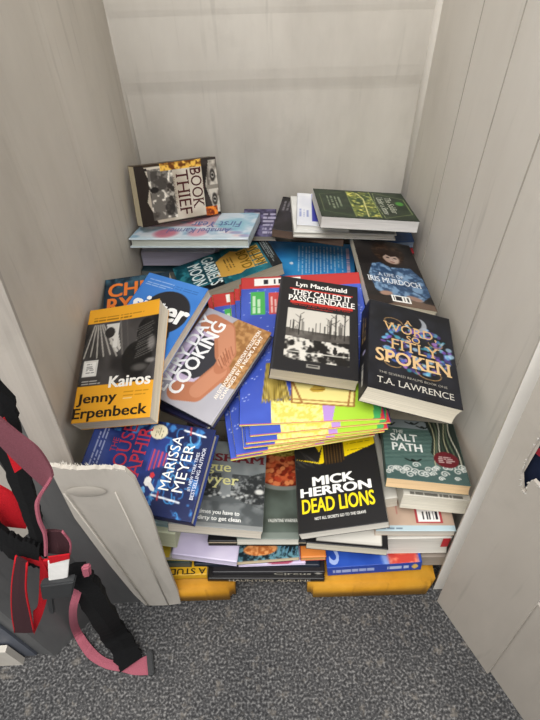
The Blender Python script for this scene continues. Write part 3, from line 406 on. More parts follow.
def sp_law(c):
    c.dashes(.2, .55, .75, .93, 2, 'a58656', True); c.dashes(.3, .08, .7, .30, 1, 'c9c6bc', True); c.ell(.5, .42, .18, .02, '8f8aa8')
S['lawrence'] = dict(cover='1b1c22', paint=p_law, spaint=sp_law, spine='191a1f', pages='d3cab6', skew=(-.004, -.002), bow=.002, label='thick black fantasy paperback with ornate gold title ringed by blue and purple blooms',
    texts=[('front', 'title_lettering', 'A', (.42, .775, .52, .83), 'd9b27c', dict(serif=.06, bold=.01)), ('front', 'title_lettering', 'WORD,', (.17, .64, .80, .76), 'd8b27c', dict(serif=.06, bold=.0)),
           ('front', 'title_lettering', 'SO', (.44, .575, .60, .645), 'd9b27c', dict(serif=.06, bold=.01)), ('front', 'title_lettering', 'FITLY', (.25, .455, .82, .57), 'd8b27c', dict(serif=.06, bold=.0)),
           ('front', 'title_lettering', 'SPOKEN', (.08, .29, .93, .43), 'e0bd8a', dict(serif=.06, bold=.02)), ('front', 'subtitle_lettering', 'THE SEVERED REALMS BOOK ONE', (.12, .168, .86, .19), 'a39e93', {}),
           ('front', 'author_lettering', 'T.A. LAWRENCE', (.10, .07, .92, .13), 'c9c5bb', dict(serif=.06))])
def p_kairos(c):
    c.rect(0, .30, 1, .86, '262423')
    ph = c.box(0, .30, 1, .86)
    c.clouds(40, '1c1a1a', '4a4746', 4, .35, .7, ph)
    c.poly([(.42, .84), (.52, .60), (.47, .57), (.36, .66), (.30, .84)], 'c9c5bd')
    for i in range(13):
        x = .05+.03*i; c.line([(.10+.012*i, .845), (-.02+.045*i, .56-.01*(i % 3))], 2.0 if i % 2 else 1.2, 'b7b2a9' if i % 2 else '4a4745')
    c.rect(.40, .62, .46, .84, 'd8d5ce'); c.poly([(.28, .84), (.45, .84), (.40, .70), (.32, .72)], 'd3d0c9'); c.ell(.34, .76, .07, .05, '2d2b2a')
    c.line([(.47, .86), (.55, .55)], 2.5, '6f6b67'); c.line([(.56, .86), (.62, .6)], 1.2, '5a5754')
    c.ell(.84, .72, .12, .13, '171616'); c.ell(.75, .5, .2, .15, '1a1918')
    for i in range(14):
        v = .5+.02*i; c.line([(.72+.01*(i % 4), v), (.95-.02*(i % 3), v+.05)], 1.1, '8d8984', .6)
    c.ell(.93, .62, .05, .06, '9c9792', .7, .8); c.ell(.8, .42, .10, .03, '77736f', .6, .8); c.ell(.93, .47, .06, .02, 'a5a09b', .7, .8)
    c.rect(.045, .385, .235, .525, 'e9e7e1'); c.rect(.06, .395, .22, .515, 'd2cfc8'); c.rect(.068, .40, .212, .51, 'f0eee9'); c.dashes(.08, .41, .20, .50, 7, '55524e')
    c.dashes(.05, .335, .27, .355, 1, 'e8e4dc'); c.dashes(.05, .312, .30, .33, 1, 'e8e4dc')
    c.dashes(.08, .905, .80, .925, 1, '8a6212'); c.dashes(.08, .88, .62, .90, 1, '8a6212')
    c.dashes(.62, .215, .95, .235, 1, 'a97408'); c.dashes(.62, .19, .92, .21, 1, 'a97408'); c.dashes(.62, .165, .75, .185, 1, 'f3e3b5')
S['kairos'] = dict(cover='eda92b', paint=p_kairos, pages='dfd5bf', spine='e0a02a', bow=.001, dz=lambda u, v: .007*np.clip(u, 0, 1)**2*np.clip(v, 0, 1)**2, page_lift=.6,
    label='yellow paperback with a black and white curtain photograph and large black author name',
    texts=[('front', 'title_lettering', 'Kairos', (.42, .268, .965, .365), 'f3f0e8', dict(bold=.035)), ('front', 'author_lettering', 'Jenny', (.03, .13, .55, .235), '2b2217', dict(bold=.025)), ('front', 'author_lettering', 'Erpenbeck', (.0, .005, .955, .118), '2b2217', dict(bold=.025))])
def p_cook(c):
    c.clouds(50, 'b4b2b9', 'a9a7b0', 2)
    c.ell(.72, .1, .36, .36, 'a87b4c', soft=.03); c.ell(.80, .30, .3, .28, 'a87b4c', soft=.03); c.rect(.42, -.01, .98, .30, 'a87b4c')
    c.clouds(5, '8f6238', 'c39561', 5, .35, .65, ((c.c[..., 0]-c.c[..., 2]) > .2).astype(float), .7)
    c.poly([(.20, 1), (.18, .62), (.34, .48), (.66, .50), (.78, .66), (.80, 1)], 'c9b7cf')
    c.clouds(14, 'b39fbd', 'ddd0e0', 9, .35, .65, c.box(.2, .5, .8, 1)*((c.c[..., 2]-c.c[..., 1]) > .05), .6)
    c.poly([(.30, .80), (.72, .80), (.70, .52), (.56, .40), (.40, .42), (.30, .56)], '3a3a40')
    c.line([(.22, .82), (.40, .86), (.62, .84), (.78, .86)], 4, '3a3a40')
    sk = 'b9795a'
    c.line([(.86, .82), (.84, .58), (.64, .38)], 34, sk); c.line([(.14, .66), (.20, .42), (.46, .30)], 32, sk)
    c.line([(.84, .56), (.66, .38)], 26, 'c88b6c'); c.line([(.22, .42), (.46, .31)], 24, 'c88b6c')
    c.ell(.55, .33, .12, .10, sk); c.ell(.60, .35, .09, .09, 'cd9273')
    for i in range(4): c.line([(.50+.035*i, .30), (.56+.04*i, .42)], 1.3, '8d5239'); c.line([(.52+.035*i, .27), (.58+.04*i, .37)], 6., 'c58566')
    for i in range(4): c.line([(.535+.038*i, .27), (.595+.042*i, .37)], .9, '8f573e')
S['cooking'] = dict(hard=True, cover='b0aeb6', paint=p_cook, pages='d8d2c4', spine='2b2c4e', label='wide cookbook showing crossed forearms and clasped hands over a wooden chopping board',
    texts=[('front', 'title_lettering', 'EVERY DAY', (.08, .80, .92, .985), 'f5f4f2', dict(bold=.028)), ('front', 'title_lettering', 'COOKING', (.10, .595, .90, .80), 'f5f4f2', dict(bold=.03)),
           ('front', 'subtitle_lettering', 'AN EXTRAORDINARY EVERYDAY COLLECTION', (.22, .12, .97, .175), 'f0e7da', dict(bold=.03)), ('front', 'subtitle_lettering', 'CHANGED BY A RECIPE A DAY', (.24, .055, .93, .105), 'f0e7da', dict(bold=.03))])
S['under'] = dict(hard=True, cover='2a2b4a', pages='cfc8ba', spine='25264a', cell=.0016, label='dark navy hardback whose spine shows beneath the wide cookbook', spaint=lambda c: c.dashes(.3, .1, .7, .8, 1, '9a5a72', True, fill=.9))
def p_slow(c):
    c.clouds(60, '3a78c8', '4a88d6', 2)
    c.ell(.60, .60, .36, .26, '2b2a2d', soft=.03); c.ell(.66, .34, .2, .12, '33353a', soft=.05)
    c.dashes(.08, .925, .5, .945, 1, 'cfdcf0', a=.7); c.dashes(.06, .885, .5, .905, 1, 'cfdcf0', a=.7); c.dashes(.05, .86, .4, .88, 1, 'cfdcf0', a=.7); c.dashes(.5, .92, .9, .94, 1, '2d5c9c', a=.7); c.dashes(.45, .89, .93, .905, 1, '2d5c9c', a=.7)
S['slow'] = dict(cover='4080d0', paint=p_slow, pages='c9c1b4', spine='3a78c8', label='bright blue paperback with a dark oval under rounded white lowercase lettering',
    texts=[('front', 'title_lettering', 'sister', (.05, .50, .97, .73), 'f4f4f2', dict(bold=.04))])
def p_chris(c):
    c.clouds(30, '152936', '29475a', 2); c.clouds(12, '152936', '3c6072', 6, .45, .75, (c.V > .86).astype(float))
S['chris'] = dict(cover='1d3442', paint=p_chris, pages='d6cdb9', label='dark teal thriller paperback with block orange author name leaning by the wall',
    texts=[('front', 'author_lettering', 'CHRIS', (.06, .74, .97, .925), 'ea7f35', dict(bold=.03)), ('front', 'author_lettering', 'RYAN', (.06, .53, .9, .725), 'ea7f35', dict(bold=.03))])
def p_saph(c):
    c.clouds(26, '1c2c63', '2a3f86', 3, .35, .65)
    c.clouds(10, '14204c', '3a78b8', 8, .55, .7, ((c.V < .36)|(c.U > .82)|(c.U < .1)).astype(float))
    r = np.random.default_rng(8)
    for i in range(34):
        u = r.random(); v = .08+.34*r.random() if i % 2 else .1+.8*r.random()
        if .25 < u < .85 and v > .4: continue
        th = np.linspace(0, 4, 10); q = .03+.05*r.random(); c.line([(u+q*math.cos(a+i), v+q*.7*math.sin(a+i)*(1-a/7)) for a in th], 1.6, ['3f8cc9', '2f6fb0', '5aa6d6'][i % 3])
    # staircase
    for k in range(9): c.line([(.44+.012*k, .48-.018*k), (.68-.004*k, .48-.018*k)], 2.2, 'c8485a' if k % 2 else '47459c')
    c.dashes(.15, .90, .88, .975, 3, 'c7cde6', fill=.35)
    for (a, b) in (((.94, .18), (.90, .05)), ((.20, .30), (.17, .12))):
        c.line([(a[0], a[1]+.08), (b[0], b[1]+.02)], 2.6, 'dfe3ea'); c.line([(a[0]-.04, a[1]+.02), (a[0]+.04, a[1]+.03)], 2.2, 'a8343c'); 
    c.ell(.33, .44, .05, .03, 'e8e6e2'); c.ell(.28, .40, .06, .018, 'e0ddd8', rot=.8); c.ell(.40, .42, .03, .02, 'c8323a'); c.ell(.22, .46, .05, .02, '6aa9dc')
    c.ell(.88, .475, .085, .075, 'dfd7b8', soft=.05); c.dashes(.82, .44, .94, .51, 4, '7a7458')
    c.rect(0, 0, 1, .012, '16225a')
S['saphir'] = dict(hard=True, cover='22346f', paint=p_saph, spine='1a2650', pages='c9c3b4', back='263a7c', label='navy blue hardback with red title, white author name and daggers behind the broken flap', dz=lambda u, v: .014*np.clip((v-.80)/.2, 0, 1)**2, page_lift=.35,
    texts=[('front', 'title_lettering', 'THE', (.58, .80, .74, .845), 'b8323f', {}), ('front', 'title_lettering', 'HOUSE', (.28, .67, .92, .79), 'b42f42', dict(serif=.05)), ('front', 'title_lettering', 'SAPHIR', (.28, .53, .92, .65), 'b42f42', dict(serif=.05)),
           ('front', 'author_lettering', 'MARISSA', (.27, .25, .87, .34), 'f1efe8', {}), ('front', 'author_lettering', 'MEYER', (.27, .135, .79, .225), 'f1efe8', {}),
           ('front', 'tagline_lettering', '#1 NEW YORK TIMES', (.30, .075, .72, .105), 'd7d9e4', dict(bold=.01)), ('front', 'tagline_lettering', 'BESTSELLING AUTHOR', (.22, .035, .78, .065), 'd7d9e4', dict(bold=.01))])
def p_gris(c):
    c.grad('8d9091', '6c7374'); c.clouds(30, '5c6263', 'a0a4a4', 4, .3, .7, (c.V > .3).astype(float), .5)
    c.poly([(0, .60), (.18, .58), (.22, .62), (.36, .50), (.50, .36), (.50, .22), (0, .20)], '3c3f40'); c.poly([(1, .66), (.84, .60), (.74, .48), (.62, .36), (.62, .22), (1, .2)], '424546')
    b = (c.V < .6)*(c.V > .22)*(np.abs(c.U-.56) > .06)
    c.clouds(4, '2c2e2f', 'b0b2b0', 11, .5, .75, b.astype(float), .7)
    c.poly([(0, .30), (.5, .34), (.62, .34), (1, .22), (1, 0), (0, 0)], '5f6364'); c.clouds(16, '4c5051', '8c9090', 5, .35, .65, (c.V < .28).astype(float), .6)
    for i in range(9): c.ell(.40+.05*i, .33+.02*(i % 3), .022, .012, 'd9dad6', .8, .8)
    c.ell(.94, .42, .05, .03, 'ecebe4', .9, .6)
    c.rect(0, 0, 1, .05, '8d8f8d')
S['grisham'] = dict(cover='7f8485', paint=p_gris, pages='d5cbbb', spine='6c7070', label='grey legal thriller paperback with pale yellow title above a blurred black and white street',
    texts=[('front', 'author_lettering', 'GRISHAM', (.05, .745, .98, .84), '6d2630', dict(serif=.05, bold=.03)), ('front', 'title_lettering', 'Rogue', (.10, .585, .60, .735), 'e3dd9a', dict(serif=.05, bold=.01)), ('front', 'title_lettering', 'Lawyer', (.08, .425, .70, .585), 'e3dd9a', dict(serif=.05, bold=.01)),
           ('front', 'tagline_lettering', 'Sometimes you have to', (.16, .125, .74, .185), 'f0efea', dict(bold=.03)), ('front', 'tagline_lettering', 'fight dirty to get clean', (.16, .06, .76, .118), 'f0efea', dict(bold=.03))])
def p_chili(c):
    c.grad('5f6a62', '3c4038'); c.clouds(30, '3b3f38', '667068', 3, .3, .7, None, .5)
    c.ell(.78, .72, .72, .28, '7c7f78', soft=.03); c.ell(.80, .74, .68, .26, '8c3a26', soft=.03)
    m = (((c.U-.80)/.68)**2+((c.V-.74)/.26)**2 < 1)
    c.clouds(9, '6e2416', 'd0633a', 6, .35, .65, m.astype(float))
    r = np.random.default_rng(3)
    for i in range(70):
        u = .3+.7*r.random(); v = .5+.4*r.random()
        if ((u-.8)/.66)**2+((v-.74)/.25)**2 < 1: c.ell(u, v, .05, .02, ['b8452a', 'e08a55', '8b2d1c', 'd87a4c'][i % 4], 1, .3, r.random()*3)
    c.ell(.80, .92, .42, .13, 'b79a35'); c.clouds(4, '8b7a28', 'd6bf62', 9, .35, .65, (((c.U-.80)/.42)**2+((c.V-.92)/.13)**2 < 1).astype(float))
    c.rect(0, 0, 1, .06, '8f978f', .6)
S['chili'] = dict(cover='505850', paint=p_chili, pages='cfcabd', label='olive grey cookbook with a bowl of red beans and rice between two paperbacks',
    texts=[('front', 'author_lettering', 'VALENTINE WARNER', (.50, .145, .99, .175), 'e0e0d8', dict(bold=.02))])
def p_salt(c):
    c.grad('5d7872', '4c675f'); 
    for i in range(46):
        v = .3+.016*i; c.line([(x, v+.012*math.sin(x*14+i*1.7)) for x in np.linspace(0, .64, 14)], .8, '7e958e' if i % 2 else '2f4741', .7)
    c.rect(0, .84, .62, 1, '939da2'); 
    for u, v, q in ((.42, .94, .09), (.56, .88, .08), (.12, .9, .06), (.36, .30, .10)):
        c.line([(u-q, v+.02), (u-q*.3, v-.01), (u, v+.015), (u+q*.4, v-.012), (u+q, v+.03)], 2.6, '1a2422'); c.ell(u, v, .02, .03, '1a2422', rot=.5)
    c.poly([(.60, 1), (.66, .7), (.60, .45), (.72, .30), (1, .28), (1, 1)], '25302a')
    for i in range(7):
        c.line([(.66+.045*i+.03*math.sin(t*5+i*.6), 1-t*.75) for t in np.linspace(0, 1, 16)], 2.6 if i % 2 else 1.6, ['b9b48f', '5c6a54', 'e0dcc6', '3c4a3c'][i % 4])
    c.rect(0, 0, 1, .20, '4c6460')
    r = np.random.default_rng(2)
    for i in range(24):
        u = .04+.96*((i*.618) % 1); v = .04+.22*r.random(); th = np.linspace(0, 9, 22); q = .035+.03*r.random()
        c.line([(u+q*(1-t/10)*math.cos(t), v+q*.85*(1-t/10)*math.sin(t)) for t in th], 1.9, 'dcded8')
    c.ell(.78, .36, .155, .125, '6d1f28', soft=.04); c.dashes(.68, .31, .90, .42, 4, 'd9c3bd')
S['salt'] = dict(cover='4c665f', paint=p_salt, pages='d9b98e', spine='4a5f57', pages_label='cream page block with warm tan edges', label='sea green paperback with black birds, curling white waves and a dark red round sticker',
    texts=[('front', 'title_lettering', 'THE', (.14, .74, .28, .80), 'e7e9e2', dict(bold=.015)), ('front', 'title_lettering', 'SALT', (.10, .60, .46, .73), 'f0f1ec', dict(bold=.03)), ('front', 'title_lettering', 'PATH', (.11, .44, .50, .57), 'f0f1ec', dict(bold=.03))])
def p_iris(c):
    c.clouds(40, '1b1818', '2b2625', 2)
    c.poly([(.16, .16), (.12, .40), (.22, .56), (.36, .60), (.50, .54), (.66, .56), (.84, .58), (.98, .44), (1., .2), (.8, .08), (.4, .1)], '4a6b90')
    m = ((c.c[..., 2]-c.c[..., 0]) > .15).astype(float)
    c.clouds(9, '2b4566', '86a5c4', 5, .38, .62, m, .85)
    for i in range(7): c.line([(.20+.04*i, .56-.01*i), (.16+.07*i, .22)], 1.2, '2a4262', .6)
    c.line([(.50, .54), (.56, .30), (.90, .16)], 2, '223854'); c.line([(.95, .42), (.62, .28)], 2, '223854')
    c.ell(.55, .80, .27, .16, '2b1e17', soft=.2); c.ell(.55, .72, .22, .13, '33231b', soft=.2); c.clouds(5, '22170f', '5a4232', 8, .4, .65, (((c.U-.55)/.27)**2+((c.V-.79)/.17)**2 < 1).astype(float), .7)
    c.ell(.57, .695, .135, .085, 'b3998a', soft=.25); c.ell(.62, .68, .07, .06, 'c7b0a2', .8, .5)
    c.poly([(.38, .84), (.76, .84), (.73, .725), (.66, .745), (.58, .725), (.50, .75), (.43, .70)], '2a1c15')
    c.ell(.52, .705, .03, .010, '382820', 1, .5); c.ell(.64, .705, .03, .010, '382820', 1, .5); c.ell(.58, .64, .04, .008, '86544a', 1, .5); c.line([(.585, .70), (.60, .668)], 1.2, '92766a')
    c.line([(.44, .66), (.48, .60), (.58, .575)], 2.5, '2b1e17')
    c.ell(.30, .14, .1, .03, 'a98674', 1, .4, .3); c.ell(.72, .12, .12, .03, 'a08071', 1, .4, -.3)
    c.rect(0, 0, 1, .09, '2c2320'); c.poly([(.3, .0), (1, 0), (1, .07), (.6, .10)], '7d6656', .8)
S['iris'] = dict(cover='221e1e', paint=p_iris, pages='cfc7b3', spine='cfc8b6', label='dark biography paperback showing a fringed person in a blue denim shirt with white sticker',
    texts=[('front', 'title_lettering', 'A LIFE OF', (.26, .385, .66, .43), 'dfe4ea', dict(serif=.05)), ('front', 'title_lettering', 'IRIS MURDOCH', (.08, .285, .90, .36), 'e9ecef', dict(serif=.05, bold=.01))],
    extra=lambda root, parts, T, TS, w, h, t: sticker(parts['front'], T, .36, .04, .64, .125))
def sticker(parent, T, u0, v0, u1, v1):
    cv = Canvas(.03, .012, 'e6e3dc', .0008); cv.barcode(0, 0, 1, 1, seed=9)
    o = sheet('price_sticker', cv, lambda u, v, k: T(u0+u*(u1-u0), v0+v*(v1-v0), k+.0006), parent, thick=.0003); o['label'] = 'white barcode sticker'
def p_boyd(c):
    c.clouds(26, '14525f', '2a7c8a', 3, .3, .7); c.clouds(12, '0f3944', '3f95a0', 7, .5, .75, (c.V < .5).astype(float), .7)
    c.rect(0, .90, 1, 1, '15191c'); c.dashes(.06, .92, .94, .985, 4, 'aeb7b6', fill=.4)
    c.poly([(.16, .88), (.2, .66), (.12, .60), (.22, .48), (.30, .42), (.62, .42), (.72, .36), (.80, .44), (.86, .60), (.80, .66), (.84, .88)], 'd9a84e')
    for i in range(5): c.line([(.18+.15*i, .76), (.18+.15*i, .88)], 3.5, '2b6f78')
    c.line([(.14, .76), (.86, .76)], 1.2, '2b6f78')
    c.dashes(.30, .50, .70, .60, 3, '5c4418', fill=.4)
    c.rect(.84, 0, 1, .42, '11181c'); c.poly([(.6, 0), (.84, .2), (1, .42), (1, 0)], '11181c')
S['boyd'] = dict(cover='1e6472', paint=p_boyd, pages='b9ae9c', spine='17424c', label='teal spy novel paperback with a gold head silhouette tilted across the back of the heap',
    texts=[('front', 'author_lettering', 'WILLIAM', (.20, .785, .82, .875), '6e5a1c', dict(bold=.02)), ('front', 'author_lettering', 'BOYD', (.24, .64, .78, .745), '8a6c22', dict(bold=.02)),
           ('front', 'title_lettering', "GABRIEL'S", (.06, .29, .92, .42), 'e6f0ee', dict(bold=.02)), ('front', 'title_lettering', 'MOON', (.14, .14, .80, .27), 'e6f0ee', dict(bold=.02))])
def p_thief(c):
    # frame of the printed picture: u runs down the photograph, v from the spine-less end
    c.clouds(40, 'b9ae9c', 'd8cfbf', 2)
    c.rect(0, 0, 1, .10, '2a2019'); c.rect(0, 0, .04, 1, '3a2a1c'); c.rect(.965, 0, 1, .8, '2c221b'); c.poly([(0, .1), (.3, .16), (.6, .1), (1, .2), (1, 0), (0, 0)], '241b16')
    m = (c.U > .08)*(c.U < .92)*(c.V > .14)*(c.V < .44)
    c.clouds(22, '5a524a', 'e4ddcf', 7, .32, .46, m.astype(float)); c.clouds(8, '191513', 'efe9dc', 4, .55, .7, m.astype(float), .6)
    c.poly([(.1, .40), (.42, .34), (.46, .16), (.12, .18)], '2a2624', .55); c.ell(.75, .36, .12, .06, '1f1b19', .8, .3); c.ell(.42, .2, .05, .05, '1d1917')
    c.rect(.05, .10, .10, .14, '241c17')
    fire = (c.U < .13)*(c.V > .30)*(c.V < .88); c.clouds(7, '6a3a12', 'f6c455', 5, .34, .56, fire.astype(float))
    c.rect(.0, .80, 1, 1, '201b1a'); c.clouds(18, '1d1918', '3d3532', 6, .4, .7, (c.V > .8).astype(float))
    c.poly([(.04, .90), (.46, .83), (.96, .92), (.96, 1), (.04, 1)], 'b3ab9e'); c.clouds(14, '6b635b', 'cfc7ba', 9, .35, .65, c.box(.06, .86, .95, 1)*((c.c[..., 0]) > .5))
    for u in (.30, .72): c.ell(u, .935, .11, .035, '2c2724', .9, .3); c.ell(u, .935, .05, .02, 'c9c3b8', .8, .3); c.ell(u, .935, .025, .014, '0f0d0c')
    c.poly([(.46, .84), (.54, .84), (.54, 1), (.46, 1)], '8e867b')
    c.clouds(6, '7a2a10', 'f08a30', 11, .4, .6, c.box(.84, .80, 1, .96))
S['thief'] = dict(cover='c4baa8', paint=p_thief, pages='cfc3a6', spine='4a3a24', label='worn paperback propped upright in the back corner, staring eyes on its cover',
    texts=[('front', 'title_lettering', 'BOOK', (.13, .65, .82, .79), '4a1a1a', dict(serif=.05, bold=.005)), ('front', 'title_lettering', 'THIEF', (.15, .475, .90, .625), '4a1a1a', dict(serif=.05, bold=.005)), ('front', 'title_lettering', 'THE', (.36, .795, .52, .815), '5a1d1d', {}),
           ('front', 'author_lettering', 'MARKUS ZUSAK', (.25, .43, .80, .455), '6a5a50', {})])
def p_karmel(c):
    c.grad('a8c6d8', 'c7d4e2', 'u'); c.clouds(24, '86b7d2', 'dfe6ef', 3, .35, .65, None, .7)
    c.clouds(20, 'c8a0a8', '8f7fae', 8, .5, .7, c.box(.35, .0, 1, .55), .9); c.rect(0, .86, 1, 1, 'dfe8ee', .7); c.ell(.2, .5, .14, .25, '7fbccf', .7, .5); c.ell(.72, .8, .1, .16, 'c7566c', .7, .5); c.ell(.45, .78, .08, .14, 'd98ba0', .7, .5)
    for i in range(26): c.ell((i*.618) % 1, (i*.377) % 1, .05, .05, ['e4c3c8', '6fa9c8', 'f0eef2', '8d86b8', 'c9667c'][i % 5], .6, .6)
S['karmel'] = dict(hard=True, cover='b5cede', paint=p_karmel, pages='b9bdb4', spine='c9d6dc', label='large pale blue and pink hardback lying upside down under the upright book in the corner',
    texts=[('front', 'title_lettering', 'First Year', (.12, .36, .55, .58), '5f77a8', dict(bold=.01)), ('front', 'author_lettering', 'Annabel Karmel', (.18, .62, .72, .80), '6a74a8', dict(bold=.01))])
def p_forest(c):
    c.clouds(14, '1c281c', '2c3c28', 3)
    c.rect(.0, 0, 1, 1, '20301f', .3)
    b = c.box(.05, .36, .93, .62); c.clouds(12, '34562a', 'cfc94e', 6, .36, .6, b); c.clouds(6, '22361c', 'ece07a', 12, .5, .72, b, .6)
    c.line([(.93, .49), (.3, .52), (.1, .47)], 2., 'e0d890'); c.line([(.5, .36), (.55, .62)], 2, '1c2a18')
    for q in (.36, .62): c.line([(.03, q), (.95, q)], 1.2, '93a05a')
    c.line([(.05, .66), (.25, .97), (.78, .97), (.95, .66), (.5, .63), (.05, .66)], 1.1, '9aa672'); c.line([(.08, .32), (.2, .05), (.8, .05), (.92, .32)], 1.0, '6d7a50')
    c.dashes(.25, .12, .75, .28, 4, '8f9a80', fill=.4); c.ell(.42, .90, .07, .045, '4f9a3a', .9, .5)
S['forest'] = dict(cover='22301f', paint=p_forest, pages='cfccc8', spine='1a2419', label='dark green paperback with a gold jungle panel lying on the white books',
    texts=[('front', 'title_lettering', 'The Soldier', (.22, .76, .78, .83), 'c3c7b4', dict(serif=.05)), ('front', 'title_lettering', 'Under a Stone', (.22, .67, .82, .74), 'c3c7b4', dict(serif=.05))])
def p_sea(c):
    c.clouds(40, '2a80c4', '3a98d6', 3); c.dashes(.10, .40, .90, .90, 13, 'cfe2f0', fill=.35, a=.65); c.ell(.55, .33, .03, .02, 'dfeefa')
    c.dashes(.12, .92, .9, .965, 1, 'f0c7d8', fill=.7, a=.9)
S['sea'] = dict(cover='328cc8', paint=p_sea, pages='9b958c', spine='1c5f98', label='bright blue book lying back cover up with columns of fine white print')

# --- white and dark books in the far corner
def p_wa(c):
    c.clouds(30, 'd9d8d2', 'e6e5e0', 2)
S['whitea'] = dict(hard=True, cover='dfded8', paint=p_wa, pages='dcd8cf', spine='d8d6cf', cell=.003, label='broad white hardback under the dark green paperback')
def p_wb(c):
    c.clouds(30, 'e0e2ea', 'eeeff2', 2); c.rect(.30, .12, .62, .98, '4648a8'); c.rect(.30, .80, .62, .98, '6d70c2'); c.dashes(.05, .25, .26, .50, 3, '8b95c8', vert=True)
S['whiteb'] = dict(cover='e8e8ea', paint=p_wb, pages='e3e1dc', cell=.002, label='thin white booklet with a violet blue stripe tucked under the dark green paperback')
def p_br(c):
    c.clouds(20, '242224', '343036', 2); c.dashes(.05, .55, .22, .9, 3, '7f7b80', vert=True)
S['brown'] = dict(cover='2b292c', paint=p_br, pages='6d5a4f', spine='4a3c36', cell=.002, pages_label='dull brown page edges', label='black paperback with brown page edges poking out beside the white books')
def p_pu(c):
    c.clouds(10, '3a3350', '6b6588', 2); c.dashes(.6, .1, .98, .9, 6, 'd0cbe0')
S['purple'] = dict(cover='4c4566', paint=p_pu, pages='8d877e', spine='2c2638', cell=.002, label='dusky purple book with pale print wedged behind the teal spy novel')
S['redblue1'] = dict(cover='24406a', pages='7c8ca0', spine='1c3050', cell=.003, label='slim dark blue book squeezed under the white books against the wall')
S['redblue2'] = dict(cover='a8323a', pages='8a4a48', spine='8c2830', cell=.003, label='slim red book lying below the dark blue one against the wall')
S['lilac'] = dict(cover='bdb9c6', pages='bcb8cc', spine='a8a4b2', cell=.003, pages_label='pale lilac page edges', label='thick book with pale lilac page edges under the large pale blue hardback')
S['teal2'] = dict(cover='20363c', pages='6f7470', spine='1d3137', cell=.003, label='dark teal book at the bottom of the stack in the back corner')

# --- front face of the heap, seen mostly edge on
S['adeline'] = dict(cover='1c1a1a', pages='b8ad9a', spine='1a1818', cell=.003, label='black spined romance novel lowest of all on the yellow base',
    texts=[('spine', 'title_lettering', 'HAUNTING ADELINE', (.08, .12, .92, .82), 'c9bda8', dict(rot=3, serif=.04))])
S['circus'] = dict(cover='211f22', pages='b8ad9a', spine='1d1b1e', cell=.003, label='black book with cream lettered spine second up from the yellow base',
    texts=[('spine', 'title_lettering', 'Circus', (.03, .12, .97, .45), 'cfc8b6', dict(rot=3, serif=.04))], spaint=lambda c: c.ell(.5, .06, .35, .03, 'b9b4a8'))
S['study'] = dict(cover='d6a524', pages='d5cdb8', spine='d9a726', cell=.003, name='paperback_book', label='yellow spined book with upside down black lettering beside the broken flap',
    texts=[('front', 'title_lettering', 'A STUDY', (.015, .02, .095, .88), '2a2114', dict(rot=1, bold=.02))])
def p_sharia(c):
    c.clouds(40, '2446a0', '2f55b4', 2); c.ell(.25, .30, .42, .12, '8fa6d8', .8, .3); c.ell(.3, .22, .5, .13, 'd2483a', .95, .4); c.rect(0, .05, .75, .26, 'cf4638', .9); c.clouds(8, 'b83a32', 'e88a6a', 5, .5, .75, c.box(0, .03, .75, .34), .7)
def s_sharia(c):
    c.dashes(.35, .50, .70, .94, 1, 'c3cbe6', True, fill=.9); c.dashes(.35, .13, .70, .36, 1, 'dfe4f2', True, fill=.9); c.ell(.5, .07, .3, .03, 'e0b860'); 
S['sharia'] = dict(cover='2a4daa', paint=p_sharia, spaint=s_sharia, spine='2546a2', pages='d8d2c4', cell=.0016, label='vivid blue book with a red splash facing spine out above the yellow base',
    texts=[('front', 'title_lettering', 'S', (.05, .86, .62, .97), '9fb2e2', dict(rot=3, bold=.01))])
S['navy'] = dict(hard=True, cover='1a2230', pages='cdb894', spine='161d29', cell=.003, label='navy hardback with tan page edges resting on the black book of cream lettering')
S['greydark'] = dict(cover='2a3a34', pages='5d6058', spine='20302a', cell=.003, label='dark green book above the yellow spined one near the broken flap')
S['greyyellow'] = dict(cover='9a9a98', pages='b5b2a8', paint=lambda c: (c.clouds(12, '6d6d6c', 'c6c4bf', 3), c.rect(0, 0, .5, 1, 'd8b93c')), spine='d0b23a', cell=.002, label='grey and yellow covered book between the pale green pages and the dark green book')
S['palegreen'] = dict(cover='cfd2b4', pages='c3c4a6', spine='c4c7a8', cell=.003, pages_label='faintly green page edges', label='thick book with faded pale green page edges behind the broken flap')
S['tealedge'] = dict(hard=True, cover='9fb6b8', pages='b5c2bf', spine='93abad', cell=.003, label='pale teal book directly beneath the navy blue hardback with daggers')
S['lilac2'] = dict(cover='c9bfd6', pages='cfc6da', spine='c2b8d0', cell=.003, label='lilac covered paperback under the grey legal thriller', paint=lambda c: c.clouds(40, 'c2b8d2', 'd3cade', 3))
def p_illus(c):
    c.rect(0, 0, 1, 1, '23343a'); c.clouds(6, '16242a', '5f8a94', 4, .45, .62); 
    for i in range(40): c.line([(.6+.4*((i*.37) % 1), .02+.2*((i*.61) % 1)), (.62+.4*((i*.37) % 1), .06+.2*((i*.61) % 1))], 1., '6a9ab4')
    c.ell(.42, .11, .26, .065, 'd98a4e', 1, .12); c.clouds(6, 'a85a28', 'e8a468', 5, .4, .6, (((c.U-.42)/.24)**2+((c.V-.11)/.06)**2 < 1).astype(float), .8)
S['illus'] = dict(cover='23343a', paint=p_illus, pages='d5c2a0', spine='1c2a30', cell=.0012, label='dark teal paperback with an orange patterned medallion near its edge')
def p_lr(c):
    c.clouds(30, 'cdbfdb', 'd9cde4', 2); c.ell(.62, .03, .2, .04, '9a2f4a', .9)
S['lilacred'] = dict(cover='d2c6de', paint=p_lr, pages='cfc3d8', spine='c6bad2', cell=.002, label='thin lilac book marked with a dark red disc near the bottom of the heap')
S['orangeedge'] = dict(cover='d8803a', pages='d39a5c', spine='b23040', cell=.003, label='small orange book wedged against the blue spine')
